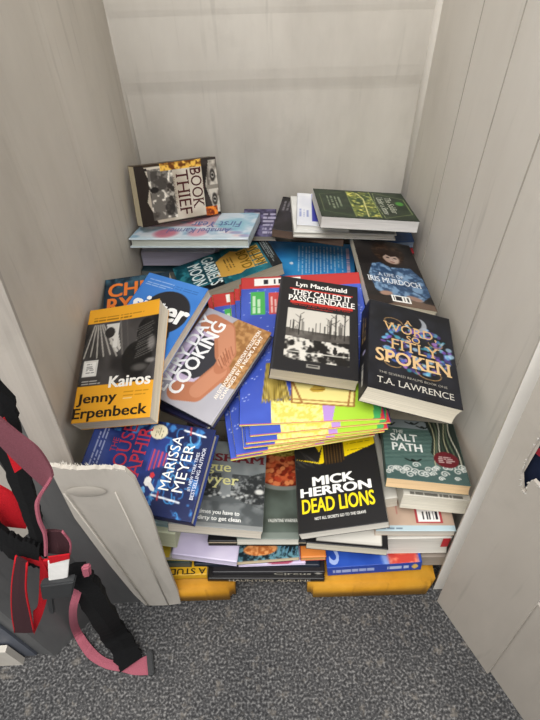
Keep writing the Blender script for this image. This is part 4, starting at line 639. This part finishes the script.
S['thinblack'] = dict(hard=True, cover='1d1c1d', pages='c6b59a', spine='1a1919', cell=.003, label='thin black hardback with tan pages directly under the grey thriller and the bean cookbook')
def p_bf(c):
    c.rect(.12, .03, .93, .95, 'cfcac0'); c.rect(.15, .05, .90, .93, 'd9d5cb')
S['blackframe'] = dict(cover='1c1b1c', paint=p_bf, pages='c9c1ae', spine='1c1b1c', cell=.002, label='black bordered white book jutting out under the black crime paperback')
S['whitered'] = dict(cover='dedad0', pages='d6d1c6', spine='d2cec4', cell=.003, label='white paperback with a small red tab at its corner', bow=.002,
    extra=lambda root, parts, T, TS, w, h, t: redtab(root, w, h, t))
def redtab(root, w, h, t):
    bm = bmesh.new(); x0, x1, y = w/2-.014, w/2-.003, -h/2-.0003
    v = [bm.verts.new(p) for p in ((x0, y, t*.45), (x1, y, t*.45), (x1, y, t*.98), (x0, y, t*.98), (x0, y-.0006, t*.45), (x1, y-.0006, t*.45), (x1, y-.0006, t*.98), (x0, y-.0006, t*.98))]
    for f in ((0, 1, 2, 3), (7, 6, 5, 4), (0, 4, 5, 1), (1, 5, 6, 2), (2, 6, 7, 3), (3, 7, 4, 0)): bm.faces.new([v[i] for i in f])
    o = bm_obj('page_tab', bm, plain('tab_red', 'b3262e', .5), root); o['label'] = 'small red tab'
def p_bar(c):
    c.clouds(30, 'b9a08c', 'c6ad98', 2); c.rect(0, 0, 1, .06, 'b9cdd3'); c.dashes(.02, .02, .35, .045, 1, '5f6f80', fill=.8)
    c.rect(.53, .09, .86, .27, 'b04448'); c.barcode(.555, .11, .835, .25); c.line([(.30, .2), (.30, .6)], 1.0, 'a8484a')
S['barcode'] = dict(cover='bfa692', paint=p_bar, pages='c5beb2', spine='c0a894', cell=.0012, label='beige book lying back cover up with a red framed barcode')
S['whiteblock'] = dict(cover='dcd7cb', pages='d3ccbc', spine='d8d3c8', cell=.003, label='cream paged book under the black crime paperback, its corner sticking out')
def p_bio(c):
    c.rect(0, 0, 1, .14, 'd8d2c4'); c.rect(.0, .14, .35, .3, 'a83040'); c.dashes(.1, .012, .92, .04, 1, '5e5a52', fill=.9)
S['biography'] = dict(cover='d8d2c4', paint=p_bio, pages='d6cfbe', spine='cfc8b8', cell=.0013, bow=.002, label='cream paperback with a line of small capitals beneath the sea green one',
    texts=[])
S['brownback'] = dict(cover='8a7f74', pages='9a8f82', spine='7f756a', cell=.003, label='grey brown book at the very end of the heap by the yellow base')

# --- star-speckled picture books
def p_pic(c):
    c.clouds(60, '3f55b4', '4c66c8', 2)
    r = np.random.default_rng(1)
    for i in range(240): c.ell(r.random(), .1+.8*r.random(), .004+.003*r.random(), .0028, 'c9d4f2', .9, .8)
    c.rect(0, .905, 1, 1, 'c03a38'); c.barcode(.11, .93, .50, .985)
    c.rect(.08, .70, .20, .88, '4caf58'); c.dashes(.10, .71, .18, .87, 2, 'dff0d8', True); c.rect(.23, .70, .33, .87, 'c94a48'); c.dashes(.25, .71, .31, .86, 2, 'f2d8d0', True)
    # yellow ground
    edge = .16+.02*(c.noise(14, 3)-.5)
    m = ((c.V < edge-.03)*(c.U > .22)*(c.U < .62)).astype(float); c.clouds(4, 'd8ca5e', 'f4ea92', 5, .4, .6, m)
    c.rect(.58, 0, .68, .15, 'b58fcf'); c.poly([(.64, 0), (1, 0), (1, .25), (.70, .17)], 'a8d23c'); c.poly([(.92, 0), (1, 0), (1, .13), (.94, .11)], '4aa860'); c.poly([(.965, 0), (1, 0), (1, .09)], 'c83a3a')
    # crate
    c.poly([(.37, .115), (.80, .075), (.83, .20), (.38, .26)], 'ead98a'); c.line([(.37, .115), (.80, .075), (.83, .20), (.38, .26), (.37, .115)], 2.5, '9a6a34'); c.line([(.38, .25), (.44, .115)], 3, '9a6a34'); c.line([(.80, .2), (.76, .08)], 2.5, '9a6a34'); c.line([(.37, .135), (.8, .095)], 2, '9a6a34')
    c.ell(.56, .185, .055, .018, 'c09a3a'); c.ell(.56, .20, .03, .02, 'c9a648'); c.line([(.51, .185), (.61, .183)], 1.2, '6d5222')
    # broom
    for i in range(40):
        q = i/39; c.line([(.20+.10*q, .36), (.16+.20*q, .12+.03*((i*7) % 5)/5)], 1.6, ['8f7a34', 'b59c48', '6d5c26', 'c9b25e'][i % 4])
    c.line([(0, 0), (1, 0)], 2.2, 'c03a38')
S['picbig'] = dict(cover='435ab8', paint=p_pic, pages='e3d98a', spine='d8c95c', cell=.0016, name='picture_book', hard=False, label='top picture book of the stack, red band and barcode above starry blue', group='starry picture books', cat='picture book')
PIC_LABELS = {'pic2': 'picture book just below the top one, its yellow edge showing at the front', 'pic3': 'third starry picture book down the fanned stack', 'pic4': 'fourth starry picture book down, its blue corner drooping', 'pic5': 'fifth starry picture book down, poking out under the cookbook', 'pic6': 'lowest starry picture book, its own barcode showing beside the cookbook'}
# ------------------------------------------------------------------ place the books
for id, sp in S.items():
    build_book(id, POSE[id], sp)
def copy_tree(o, parent=None):
    c = o.copy(); COL.objects.link(c); c.parent = parent
    for ch in list(o.children): copy_tree(ch, c)
    return c
src = PIECES['picbig']; ps = POSE['picbig']['s']
for id, lab in PIC_LABELS.items():
    p = POSE[id]; R = Matrix(p['R']); c = Vector(p['c']); t = max(p['s'][2], .003); r = copy_tree(src)
    r.matrix_world = Matrix.Translation(c-R.col[2]*t) @ R.to_4x4() @ Matrix.Diagonal((p['s'][0]/ps[0], p['s'][1]/ps[1], t/max(ps[2], .003), 1))
    r['label'] = lab; PIECES[id] = r
fcol = ['5a5048', '3c4650', '6d4a3c', '4a4f44', '2f3440', '7a7268']
for k, f in enumerate(POSE['filler']):
    cx, cy, z, w, h, t = f
    build_book('filler%d' % k, dict(c=(cx, cy, z), R=((1, 0, 0), (0, 1, 0), (0, 0, 1)), s=(w, h, t)), dict(cover=fcol[k % 6], cell=.02, pages='b5ab98', group='books buried inside the heap', label='plain closed book buried deep inside the heap under the visible ones', bow=0))

# ------------------------------------------------------------------ the bin: floor, walls, front posts
def slab(name, pts, h0, h1, mat, label=None, struct=True):
    """vertical prism over a footprint"""
    bm = bmesh.new(); n = len(pts)
    lo = [bm.verts.new((x, y, h0)) for x, y in pts]; hi = [bm.verts.new((x, y, h1)) for x, y in pts]
    bm.faces.new(lo[::-1]); bm.faces.new(hi)
    for i in range(n): j = (i+1) % n; bm.faces.new((lo[i], lo[j], hi[j], hi[i]))
    bmesh.ops.recalc_face_normals(bm, faces=bm.faces)
    o = bm_obj(name, bm, mat)
    if struct: structure(o, label)
    return o
M_back = stained('wall_back_plastic', 'c8c2b8', 'ada79d', 'd8d3c9', 3.6, grime=.24, scratch=.3)
M_left = stained('wall_left_plastic', 'c2bbb0', 'a79f94', 'cfc8bd', 3.4, grime=.2, scratch=.45)
M_right = stained('wall_right_plastic', 'd6d0c6', 'c4beb3', 'e0dbd2', 2.6, grime=.12, scratch=.35)
M_door = stained('door_plastic', 'b3aba0', '9f978d', 'bfb8ad', 2.4, grime=.2, scratch=.4)
M_jamb = stained('jamb_plastic', 'a9a197', '938b82', 'b8b0a6', 5, grime=.3, scratch=.3)
M_post = stained('post_plastic', 'c4bdb2', 'a9a298', 'd0cabf', 4., grime=.3, scratch=.3)
# carpet
def carpet():
    m, n, b = nt('carpet'); N = n.nodes; K = n.links
    tc = N.new('ShaderNodeTexCoord')
    n1 = N.new('ShaderNodeTexNoise'); n1.inputs['Scale'].default_value = 260; n1.inputs['Detail'].default_value = 2; K.new(tc.outputs['Object'], n1.inputs['Vector'])
    r1 = N.new('ShaderNodeValToRGB'); E = r1.color_ramp.elements; E[0].position = .33; E[0].color = L4('2f2f30'); E[1].position = .74; E[1].color = L4('888786'); e = E.new(.52); e.color = L4('4a4a4b')
    K.new(n1.outputs['Fac'], r1.inputs['Fac'])
    n2 = N.new('ShaderNodeTexNoise'); n2.inputs['Scale'].default_value = 5; n2.inputs['Detail'].default_value = 5; K.new(tc.outputs['Object'], n2.inputs['Vector'])
    r2 = N.new('ShaderNodeValToRGB'); E = r2.color_ramp.elements; E[0].position = .35; E[0].color = (.8, .8, .8, 1); E[1].position = .68; E[1].color = (1.25, 1.22, 1.18, 1)
    K.new(n2.outputs['Fac'], r2.inputs['Fac'])
    mx = N.new('ShaderNodeMix'); mx.data_type = 'RGBA'; mx.blend_type = 'MULTIPLY'; mx.inputs[0].default_value = 1
    K.new(r1.outputs['Color'], mx.inputs[6]); K.new(r2.outputs['Color'], mx.inputs[7])
    n3 = N.new('ShaderNodeTexNoise'); n3.inputs['Scale'].default_value = 45; n3.inputs['Detail'].default_value = 9; n3.inputs['Roughness'].default_value = .7; K.new(tc.outputs['Object'], n3.inputs['Vector'])
    r3 = N.new('ShaderNodeValToRGB'); E = r3.color_ramp.elements; E[0].position = .56; E[0].color = (0, 0, 0, 1); E[1].position = .68; E[1].color = (.6, .6, .6, 1)
    K.new(n3.outputs['Fac'], r3.inputs['Fac'])
    mx2 = N.new('ShaderNodeMix'); mx2.data_type = 'RGBA'; K.new(r3.outputs['Color'], mx2.inputs[0]); K.new(mx.outputs[2], mx2.inputs[6]); mx2.inputs[7].default_value = L4('827b72')
    K.new(mx2.outputs[2], b.inputs['Base Color']); b.inputs['Roughness'].default_value = .9; b.inputs['Specular IOR Level'].default_value = .15
    bp = N.new('ShaderNodeBump'); bp.inputs['Strength'].default_value = .5; bp.inputs['Distance'].default_value = .003
    K.new(n1.outputs['Fac'], bp.inputs['Height']); K.new(bp.outputs['Normal'], b.inputs['Normal'])
    return m
fl = mesh_obj('floor', [(-1.6, -.9, 0), (1.6, -.9, 0), (1.6, 1.6, 0), (-1.6, 1.6, 0)], [(0, 1, 2, 3)], carpet()); structure(fl, 'dark grey flecked carpet floor')
YB, YF = 1.02, .312
# back wall: lower panel, a shallow step at z .585, upper panel set a little further back
prof = [(0, 0), (.40, 0), (.560, .0005), (.566, .0), (.582, -.0022), (.600, -.0032), (.64, -.0036), (.684, -.0034), (.694, -.0045), (.706, -.0052), (.9, -.006), (1.25, -.006)]
V, F = [], []
for z, d in prof:
    for i in range(9): V.append((-.32+.66*i/8, YB+d+.0012*math.sin(i*1.3+z*5), z))
for k in range(len(prof)-1):
    for i in range(8): a = k*9+i; F.append((a, a+1, a+10, a+9))
nb = len(V); V += [(-.32, YB+.03, 0), (.34, YB+.03, 0), (.34, YB+.03, 1.25), (-.32, YB+.03, 1.25)]; F.append((nb, nb+3, nb+2, nb+1))
wb = mesh_obj('wall_back', V, F, M_back); structure(wb, 'scuffed off-white plastic back wall of the bin')
# left wall (slightly splayed) with faint upright ribs
def ribbed(name, p0, p1, ribs, out, mat, z1, label, depth=.004, wid=.006, dirty=False):  # dirty: groove faces take the painted shade colour
    d = Vector((p1[0]-p0[0], p1[1]-p0[1])); Ln = d.length; d /= Ln; nrm = Vector(out)
    s = [(0, 0)]
    for r in ribs: s += [(r-wid, 0), (r-wid*.35, depth), (r+wid*.35, depth), (r+wid, 0)]
    s.append((Ln, 0)); V, F = [], []
    zs = [0, .3, .6, .9, z1]
    for z in zs:
        for a, q in s: p = Vector(p0)+d*a+nrm*q; V.append((p.x, p.y, z))
    n = len(s)
    for k in range(len(zs)-1):
        for i in range(n-1): a = k*n+i; F.append((a, a+1, a+n+1, a+n))
    b = len(V); q = nrm*.03
    for z in (0, z1):
        for e in (p0, p1): V.append((e[0]+q.x, e[1]+q.y, z))
    F.append((b, b+1, b+3, b+2))
    o = mesh_obj(name, V, F, mat); structure(o, label)
    o.data.materials.append(plain('groove_shade', 'aca59a', .8, .1))  # shade inside the grooves, painted as a darker plastic
    for k in range(len(zs)-1):
        for i in range(n-1):
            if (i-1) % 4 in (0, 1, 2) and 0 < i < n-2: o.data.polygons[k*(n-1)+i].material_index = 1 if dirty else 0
    return o
ribbed('wall_left', (-.25, YB+.02), (-.287, YF+.02), [.30, .47], (-1, 0), M_left, 1.25, 'grey stained plastic side wall of the bin', depth=.0006, wid=.012)
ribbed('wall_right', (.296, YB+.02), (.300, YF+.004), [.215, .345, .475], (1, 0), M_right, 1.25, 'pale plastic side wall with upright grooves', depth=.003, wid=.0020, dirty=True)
# rounded corner mouldings
def tube(name, pts, r, mat, parent=None, seg=10):
    bm = bmesh.new(); rings = []
    P = [Vector(p) for p in pts]; rr = r if isinstance(r, (list, tuple)) else [r]*len(P)
    for i, p in enumerate(P):
        t = (P[min(i+1, len(P)-1)]-P[max(i-1, 0)]).normalized(); a = t.orthogonal().normalized(); b = t.cross(a)
        rings.append([bm.verts.new(p+a*rr[i]*math.cos(2*math.pi*k/seg)+b*rr[i]*math.sin(2*math.pi*k/seg)) for k in range(seg)])
    for r0, r1 in zip(rings[:-1], rings[1:]):
        for k in range(seg): bm.faces.new((r0[k], r0[(k+1) % seg], r1[(k+1) % seg], r1[k]))
    bm.faces.new(rings[0][::-1]); bm.faces.new(rings[-1])
    return bm_obj(name, bm, mat, parent, True)
structure(tube('trim_1', [(.300, YB+.002, 0), (.300, YB+.002, 1.25)], .014, M_right, seg=16), 'rounded corner moulding')
structure(tube('trim_2', [(-.256, YB+.004, 0), (-.256, YB+.004, 1.25)], .011, M_back, seg=16), 'rounded corner moulding')
# front posts either side of the opening
slab('trim_3', [(-.238, .320), (-.238, .334), (-.30, .334), (-.30, .320)], .45, 1.25, M_post, 'front corner post beside the broken flap')
def lean(name, pts, h1, dx, dy, mat, label):
    o = slab(name, pts, 0, h1, mat, label)
    for v in o.data.vertices: v.co.x += dx*v.co.z/.588; v.co.y += dy*v.co.z/.588
    return o
lean('trim_4', [(.270, .324), (.276, .336), (.335, .336), (.335, .324)], 1.25, -.029, .004, M_right, 'front corner post next to the open door panel')

# strip of front panel still fixed to the post, torn off at its lower end
def jamb():
    V, F = [], []; (a, b) = JAMB; r = np.random.default_rng(5); n = 24; m = 9
    a, b = Vector(a), Vector(b); d = (b-a)/(b.z-a.z)
    for k in range(n+1):
        for i in range(m):
            z = a.z+(1.25-a.z)*(k/n)**1.6; p = a+d*(z-a.z); q = i/(m-1); tear = (.024*(1-q)*q*2+.010*(r.random()-.5)) if k == 0 else 0
            V.append((p.x-.034*(1-q), p.y+.0012*math.sin(q*9), z+tear))
    c = len(V); V += [(x, y+.004, z) for x, y, z in V]
    for k in range(n):
        for i in range(m-1): e = k*m+i; F.append((e, e+1, e+m+1, e+m)); F.append((c+e+m, c+e+m+1, c+e+1, c+e))
    for k in range(n): e = k*m; F.append((e, e+m, c+e+m, c+e)); e += m-1; F.append((c+e, c+e+m, e+m, e))
    for i in range(m-1): F.append((i, c+i, c+i+1, i+1))
    o = mesh_obj('trim_9', V, F, M_jamb); structure(o, 'torn strip of front panel left on the post')
jamb()

# open door panel standing out from the post, with a torn notch
def panel(name, outline, off, mat):
    P = [Vector(p) for p in outline]; nv = Vector(PANEL_N); bm = bmesh.new(); f = [bm.verts.new(p+nv*off) for p in P]; g = [bm.verts.new(p+nv*(off+.004)) for p in P]; n = len(f)
    f0 = bm.faces.new(f); f1 = bm.faces.new(g[::-1])
    for i in range(n): j = (i+1) % n; bm.faces.new((f[j], f[i], g[i], g[j]))
    bmesh.ops.triangulate(bm, faces=[f0, f1]); bmesh.ops.recalc_face_normals(bm, faces=bm.faces)
    return bm_obj(name, bm, mat)
structure(panel('door_1', PANEL_PTS, 0, M_door), 'pale plastic door panel swung open, torn at one edge')
structure(panel('wall_outer', PANEL_2, .006, M_door), 'next pale panel behind the door panel')
# torn lip of the notch
def lip():
    bm = bmesh.new(); r = np.random.default_rng(2); nv = Vector(PANEL_N); P = [Vector(p) for p in NOTCH]
    for a, b in zip(P[:-1], P[1:]):
        for k in range(10):
            q = a.lerp(b, r.random()); w = Vector((0, 0, .0012)); t = q+Vector((.003*(r.random()-.5), .003*(r.random()-.5), .004*(r.random()-.2)))-nv*.003*r.random()
            bm.faces.new([bm.verts.new(x) for x in (q-w, q+w, t)])
    o = bm_obj('trim_8', bm, plain('torn_fibre2', 'e6e2da', .8, .1, .05)); structure(o, 'torn white lip of the notch')
lip()
def cloth():
    V, F = [], []; c = Vector(CLOTH)
    for j in range(13):
        for i in range(9):
            q = -.004+.11*i/8; k = .003*math.sin(i*1.5+j*.3)+.002*math.sin(j*.8); V.append((PANEL_D[0]*q+PANEL_N[0]*k, PANEL_D[1]*q+PANEL_N[1]*k, -.10+.22*j/12))
    for j in range(12):
        for i in range(8): a = j*9+i; F.append((a, a+1, a+10, a+9))
    root = empty('hanging_jacket', 'dark navy cloth glimpsed through the torn notch of the door panel', 'jacket', c)
    mesh_obj('jacket_body', V, F, plain('navy_cloth', '1c2338', .9, .1, .1, 200), root, True)
    mesh_obj('jacket_hem', [(PANEL_D[0]*q-PANEL_N[0]*.0065, PANEL_D[1]*q-PANEL_N[1]*.0065, z) for q, z in ((0, .012), (.10, .03), (.10, .042), (0, .022))], [(0, 1, 2, 3)], plain('red_trim', '8a2430', .8, .1), root)
cloth()
# broken flap: what is left of the front panel
def flap():
    root = empty('broken_flap', 'broken pale plastic front flap with a fuzzy torn top edge', 'panel', (-.2, .310, 0))
    bm = bmesh.new(); r = np.random.default_rng(3); outline = []
    x0t, x1t, zt = FLAP
    for i in range(27):
        q = i/26; x = x0t+(x1t-x0t)*q; z = zt-.012*q+.0035*(r.random()-.5)
        if q > .86: z -= .022*((q-.86)/.14)**2
        outline.append((x, z))
    right = [(x1t+.001, .36), (-.157, .2), (-.160, .06), (-.164, .004)]; bottom = [(-.185, .003), (-.205, .006), (-.225, .002)]; left = [(-.232, .06), (-.238, .2), (-.240, .36), (x0t-.001, zt-.015)]
    ol = outline+right+bottom+left
    nseg = len(ol); cx = sum(p[0] for p in ol)/nseg; cz = .23
    def yy(x, z): return -.0015*math.cos((x+.2)*75)-.017*(z/.45)
    th = .005; R0, R1 = [], []
    for x, z in ol: R0.append(bm.verts.new((x+.2, yy(x, z), z))); R1.append(bm.verts.new((x+.2, yy(x, z)+th, z)))
    for s_, ring in ((0, R0), (1, R1)):
        f = bm.faces.new(ring); bmesh.ops.triangulate(bm, faces=[f])
    for i in range(nseg): j = (i+1) % nseg; bm.faces.new((R0[i], R0[j], R1[j], R1[i]))
    bmesh.ops.recalc_face_normals(bm, faces=bm.faces)
    bm_obj('panel', bm, M_post, root)
    # pressed oval boss, upright crease ribs, torn fuzz
    bm = bmesh.new(); n = 28; ringA = []; ringB = []
    for k in range(n):
        a = 2*math.pi*k/n; ringA.append(bm.verts.new((-.004+.0215*math.cos(a), -.0187, zt-.052+.0115*math.sin(a)))); ringB.append(bm.verts.new((-.004+.018*math.cos(a), -.0195, zt-.052+.009*math.sin(a))))
    for k in range(n): j = (k+1) % n; bm.faces.new((ringA[k], ringA[j], ringB[j], ringB[k]))
    bm.faces.new(ringB)
    o = bm_obj('pressed_oval', bm, plain('oval_plastic', 'b5aea3', .5, .3, .05, 120), root, True); o['label'] = 'shallow oval mark on the flap'
    for x in (-.030, .026):
        tube('crease_rib', [(x*.6, -.0018, .006), (x*.8, -.009, .2), (x, -.0178, .43)], [.0008, .0012, .0008], M_post, root, 6)
    bm = bmesh.new()
    for i in range(150):
        q = r.random(); x = x0t+.2+(x1t-x0t)*q*.94; z = zt-.012*q-.003; y = -.017+th*r.random(); a = r.random()*.006+.001; dx = .004*(r.random()-.5); dy = .005*(r.random()-.5); w = .0007
        vs = [bm.verts.new(p) for p in ((x-w, y, z), (x+w, y, z), (x+dx, y+dy, z+a))]; bm.faces.new(vs)
    o = bm_obj('torn_fringe', bm, plain('torn_fibre', 'ddd8ce', .8, .1, .05), root); o['kind'] = 'stuff'; o['label'] = 'fuzzy torn fibres along the top'
    return root
flap()

# yellow base the heap rests on
def base():
    root = empty('yellow_base', 'worn mustard yellow plastic base with two feet at the bottom of the heap', 'pallet', (.03, .66, 0))
    Y = stained('yellow_plastic', 'c48a22', '9a6a18', 'd9a238', 6, grime=.4, rough=.5, scratch=.4)
    def rbox(name, x0, x1, y0, y1, z0, z1, r=.006):
        bm = bmesh.new(); bmesh.ops.create_cube(bm, size=1)
        for v in bm.verts: v.co = Vector(((x0+x1)/2-.03+v.co.x*(x1-x0), (y0+y1)/2-.66+v.co.y*(y1-y0), (z0+z1)/2+v.co.z*(z1-z0)))
        bmesh.ops.bevel(bm, geom=list(bm.edges), offset=r, segments=3, affect='EDGES')
        return bm_obj(name, bm, Y, root, True)
    rbox('deck', -.236, .268, .345, 1.0, .048, .0650)
    rbox('foot_rail', -.232, -.070, .313, .40, .001, .0655, .009)
    rbox('foot_rail', .052, .262, .313, .40, .001, .0655, .009)
    rbox('foot_rail', -.225, .262, .90, .99, .001, .05, .009)
base()

# neighbouring unit beside the bin
M_dark = stained('dark_metal', '5a5a5a', '474747', '6c6b69', 4, grime=.3, rough=.45)
M_blue = plain('slate_plastic', '565a63', .5, .3, .06, 30)
slab('wall_side', [(-.415, .247), (-.362, .236), (-.292, .314), (-.262, .3165), (-.2315, .3165), (-.2315, .3185), (-.303, .3195), (-.31, .7), (-.70, .7), (-.70, .262)], 0, 1.1, M_dark, 'dark grey side of the neighbouring unit')
slab('trim_5', STRIP, .33, 1.1, M_post, 'pale strip on the neighbouring unit')
slab('trim_6', [(-.80, .215), (-.41, .225), (-.41, .235), (-.80, .228)], 0, .075, M_post, 'pale skirting of the neighbouring unit')
slab('trim_7', [(-.80, .236), (-.392, .238), (-.392, .2425), (-.80, .246)], .0, .17, M_blue, 'slate strip on the neighbouring unit')

# ------------------------------------------------------------------ black and red harness hanging over the neighbouring unit
def weave(name, col, ribs=900., rough=.75):
    if name in _M: return _M[name]
    m, n, b = nt(name); N = n.nodes; K = n.links
    tc = N.new('ShaderNodeTexCoord'); mp = N.new('ShaderNodeMapping'); mp.inputs['Scale'].default_value = (ribs, ribs, ribs*1.3); K.new(tc.outputs['Object'], mp.inputs['Vector'])
    no = N.new('ShaderNodeTexNoise'); no.inputs['Scale'].default_value = 1; K.new(mp.outputs['Vector'], no.inputs['Vector'])
    c = np.array(L4(col)[:3]); mx = N.new('ShaderNodeMix'); mx.data_type = 'RGBA'; mx.inputs[6].default_value = tuple(c*.65)+(1,); mx.inputs[7].default_value = tuple(np.minimum(c*1.3, 1))+(1,)
    K.new(no.outputs['Fac'], mx.inputs[0]); K.new(mx.outputs[2], b.inputs['Base Color']); b.inputs['Roughness'].default_value = rough; b.inputs['Specular IOR Level'].default_value = .2
    bp = N.new('ShaderNodeBump'); bp.inputs['Strength'].default_value = .4; bp.inputs['Distance'].default_value = .001; K.new(no.outputs['Fac'], bp.inputs['Height']); K.new(bp.outputs['Normal'], b.inputs['Normal'])
    _M[name] = m; return m
HX = Vector((-.24, .2, 0))
HARN = empty('hanging_harness', 'black and red webbing harness with a buckle, its padded end trailing on the carpet', 'harness', HX)
def spline(P, n=8):
    P = [np.array(p, float) for p in P]; out = []
    Q = [2*P[0]-P[1]]+P+[2*P[-1]-P[-2]]
    for i in range(1, len(Q)-2):
        for k in range(n):
            t = k/n; a, b, c, d = Q[i-1], Q[i], Q[i+1], Q[i+2]
            out.append(.5*((2*b)+(c-a)*t+(2*a-5*b+4*c-d)*t*t+(3*b-a-3*c+d)*t**3))
    out.append(P[-1]); return out
def ribbon(name, LR, mat, th=.0016, parent=HARN, rough_edge=0., label=None, edge=None):
    """strap from pairs of edge points (left, right)"""
    Lf = spline([p[0] for p in LR]); Rt = spline([p[1] for p in LR]); r = np.random.default_rng(len(LR)*7+len(name))
    bm = bmesh.new(); rows = []; o = np.array(HX)
    for i, (a, b) in enumerate(zip(Lf, Rt)):
        if rough_edge:
            d = (b-a); a = a-d*rough_edge*(r.random()-.3); b = b+d*rough_edge*(r.random()-.3)
        t = (Lf[min(i+1, len(Lf)-1)]-Lf[max(i-1, 0)]); n = np.cross(b-a, t); n = n/(np.linalg.norm(n)+1e-9)*th/2
        rows.append([bm.verts.new(q-o) for q in (a+n, .5*(a+b)+n*1.6, b+n, b-n, .5*(a+b)-n*1.6, a-n)])
    for r0, r1 in zip(rows[:-1], rows[1:]):
        for k in range(6): bm.faces.new((r0[k], r0[(k+1) % 6], r1[(k+1) % 6], r1[k]))
    bm.faces.new(rows[0]); bm.faces.new(rows[-1][::-1]); bmesh.ops.recalc_face_normals(bm, faces=bm.faces)
    ob = bm_obj(name, bm, mat, parent)
    if label: ob['label'] = label
    if edge:
        for S_ in (Lf, Rt):
            tube('strap_edging', [q-o for q in S_[::2]], .0011, edge, ob, 6)
    return ob
BLK = weave('black_webbing', '121213'); FUZ = weave('black_fleece', '0d0d0e', 260., .95); RED = weave('red_webbing', 'b3141f'); MAR = weave('maroon_mesh', '3a2024'); DUS = weave('dusty_mesh', '6f4048'); PNK = weave('pink_webbing', '9c5562')
PLA = plain('buckle_plastic', '2b2c2d', .4, .5, .05)
for nm, LR, mt, kw in STRAPS:
    ribbon(nm, LR, {'B': BLK, 'F': FUZ, 'R': RED, 'M': MAR, 'D': DUS, 'P': PNK}[mt], **{k: ({'P': PNK, 'R': RED}[v] if k == 'edge' else v) for k, v in kw.items()})
def hbox(name, corners, th, mat, label=None, r=.0015):
    P = [Vector(p)-HX for p in corners]; n = (P[1]-P[0]).cross(P[3]-P[0]).normalized()*th; bm = bmesh.new()
    a = [bm.verts.new(p) for p in P]; b = [bm.verts.new(p+n) for p in P]; bm.faces.new(a[::-1]); bm.faces.new(b)
    for i in range(4): j = (i+1) % 4; bm.faces.new((a[i], a[j], b[j], b[i]))
    bmesh.ops.recalc_face_normals(bm, faces=bm.faces); bmesh.ops.bevel(bm, geom=list(bm.edges), offset=r, segments=2, affect='EDGES')
    o = bm_obj(name, bm, mat, HARN)
    if label: o['label'] = label
    return o
for nm, cs, th, mt, lab in BOXES:
    hbox(nm, cs, th, {'W': plain('tag_cloth', 'dedbd6', .8, .1, .08, 90), 'K': PLA, 'R': RED, 'P': PNK}[mt], lab, min(.0015, abs(th)*.35))

# ------------------------------------------------------------------ light and camera
w = bpy.data.worlds.new('daylight'); SC.world = w; w.use_nodes = True
bg = w.node_tree.nodes['Background']; bg.inputs['Color'].default_value = (.93, .96, 1, 1); bg.inputs['Strength'].default_value = .52
def area(name, loc, target, size, power, col=(1, 1, 1)):
    l = bpy.data.lights.new(name, 'AREA'); l.shape = 'RECTANGLE'; l.size, l.size_y = size; l.energy = power; l.color = col
    o = bpy.data.objects.new(name, l); COL.objects.link(o); o.location = loc
    o.rotation_euler = (Vector(target)-Vector(loc)).to_track_quat('-Z', 'Y').to_euler(); return o
area('sky_light', (-.25, -.55, 2.5), (.05, .7, .3), (1.3, 1.0), 64, (1, .985, .96))
area('fill_right', (1.2, -.8, 1.7), (-.2, .6, .35), (.9, 1.1), 11, (1, .98, .95))  # added fill lamp, brightens the left wall
area('fill_left', (-1.5, -.6, 1.6), (.2, .6, .3), (1.0, 1.2), 13, (1, .98, .95))  # added soft fill from the left, no real source modelled
sp = bpy.data.lights.new('sun_patch', 'SPOT'); sp.energy = 9; sp.spot_size = math.radians(9); sp.spot_blend = 1; sp.shadow_soft_size = .05; sp.color = (1, .96, .9)
so = bpy.data.objects.new('sun_patch', sp); COL.objects.link(so); so.location = (-.35, -.6, 1.8); so.rotation_euler = (Vector((.255, .235, 0))-so.location).to_track_quat('-Z', 'Y').to_euler()
cam = bpy.data.cameras.new('camera'); co = bpy.data.objects.new('camera', cam); COL.objects.link(co)
cam.sensor_fit = 'VERTICAL'; cam.sensor_height = 36; cam.lens = 541/720*36; cam.clip_start = .01
f = Vector(CAMF); r = Vector(CAMR); u = Vector(CAMU)
co.matrix_world = Matrix(((r.x, u.x, -f.x, 0), (r.y, u.y, -f.y, 0), (r.z, u.z, -f.z, CAMH), (0, 0, 0, 1)))
SC.camera = co
SC.view_settings.view_transform = 'Standard'; SC.view_settings.look = 'None'; SC.view_settings.exposure = 0.; SC.view_settings.gamma = 1.
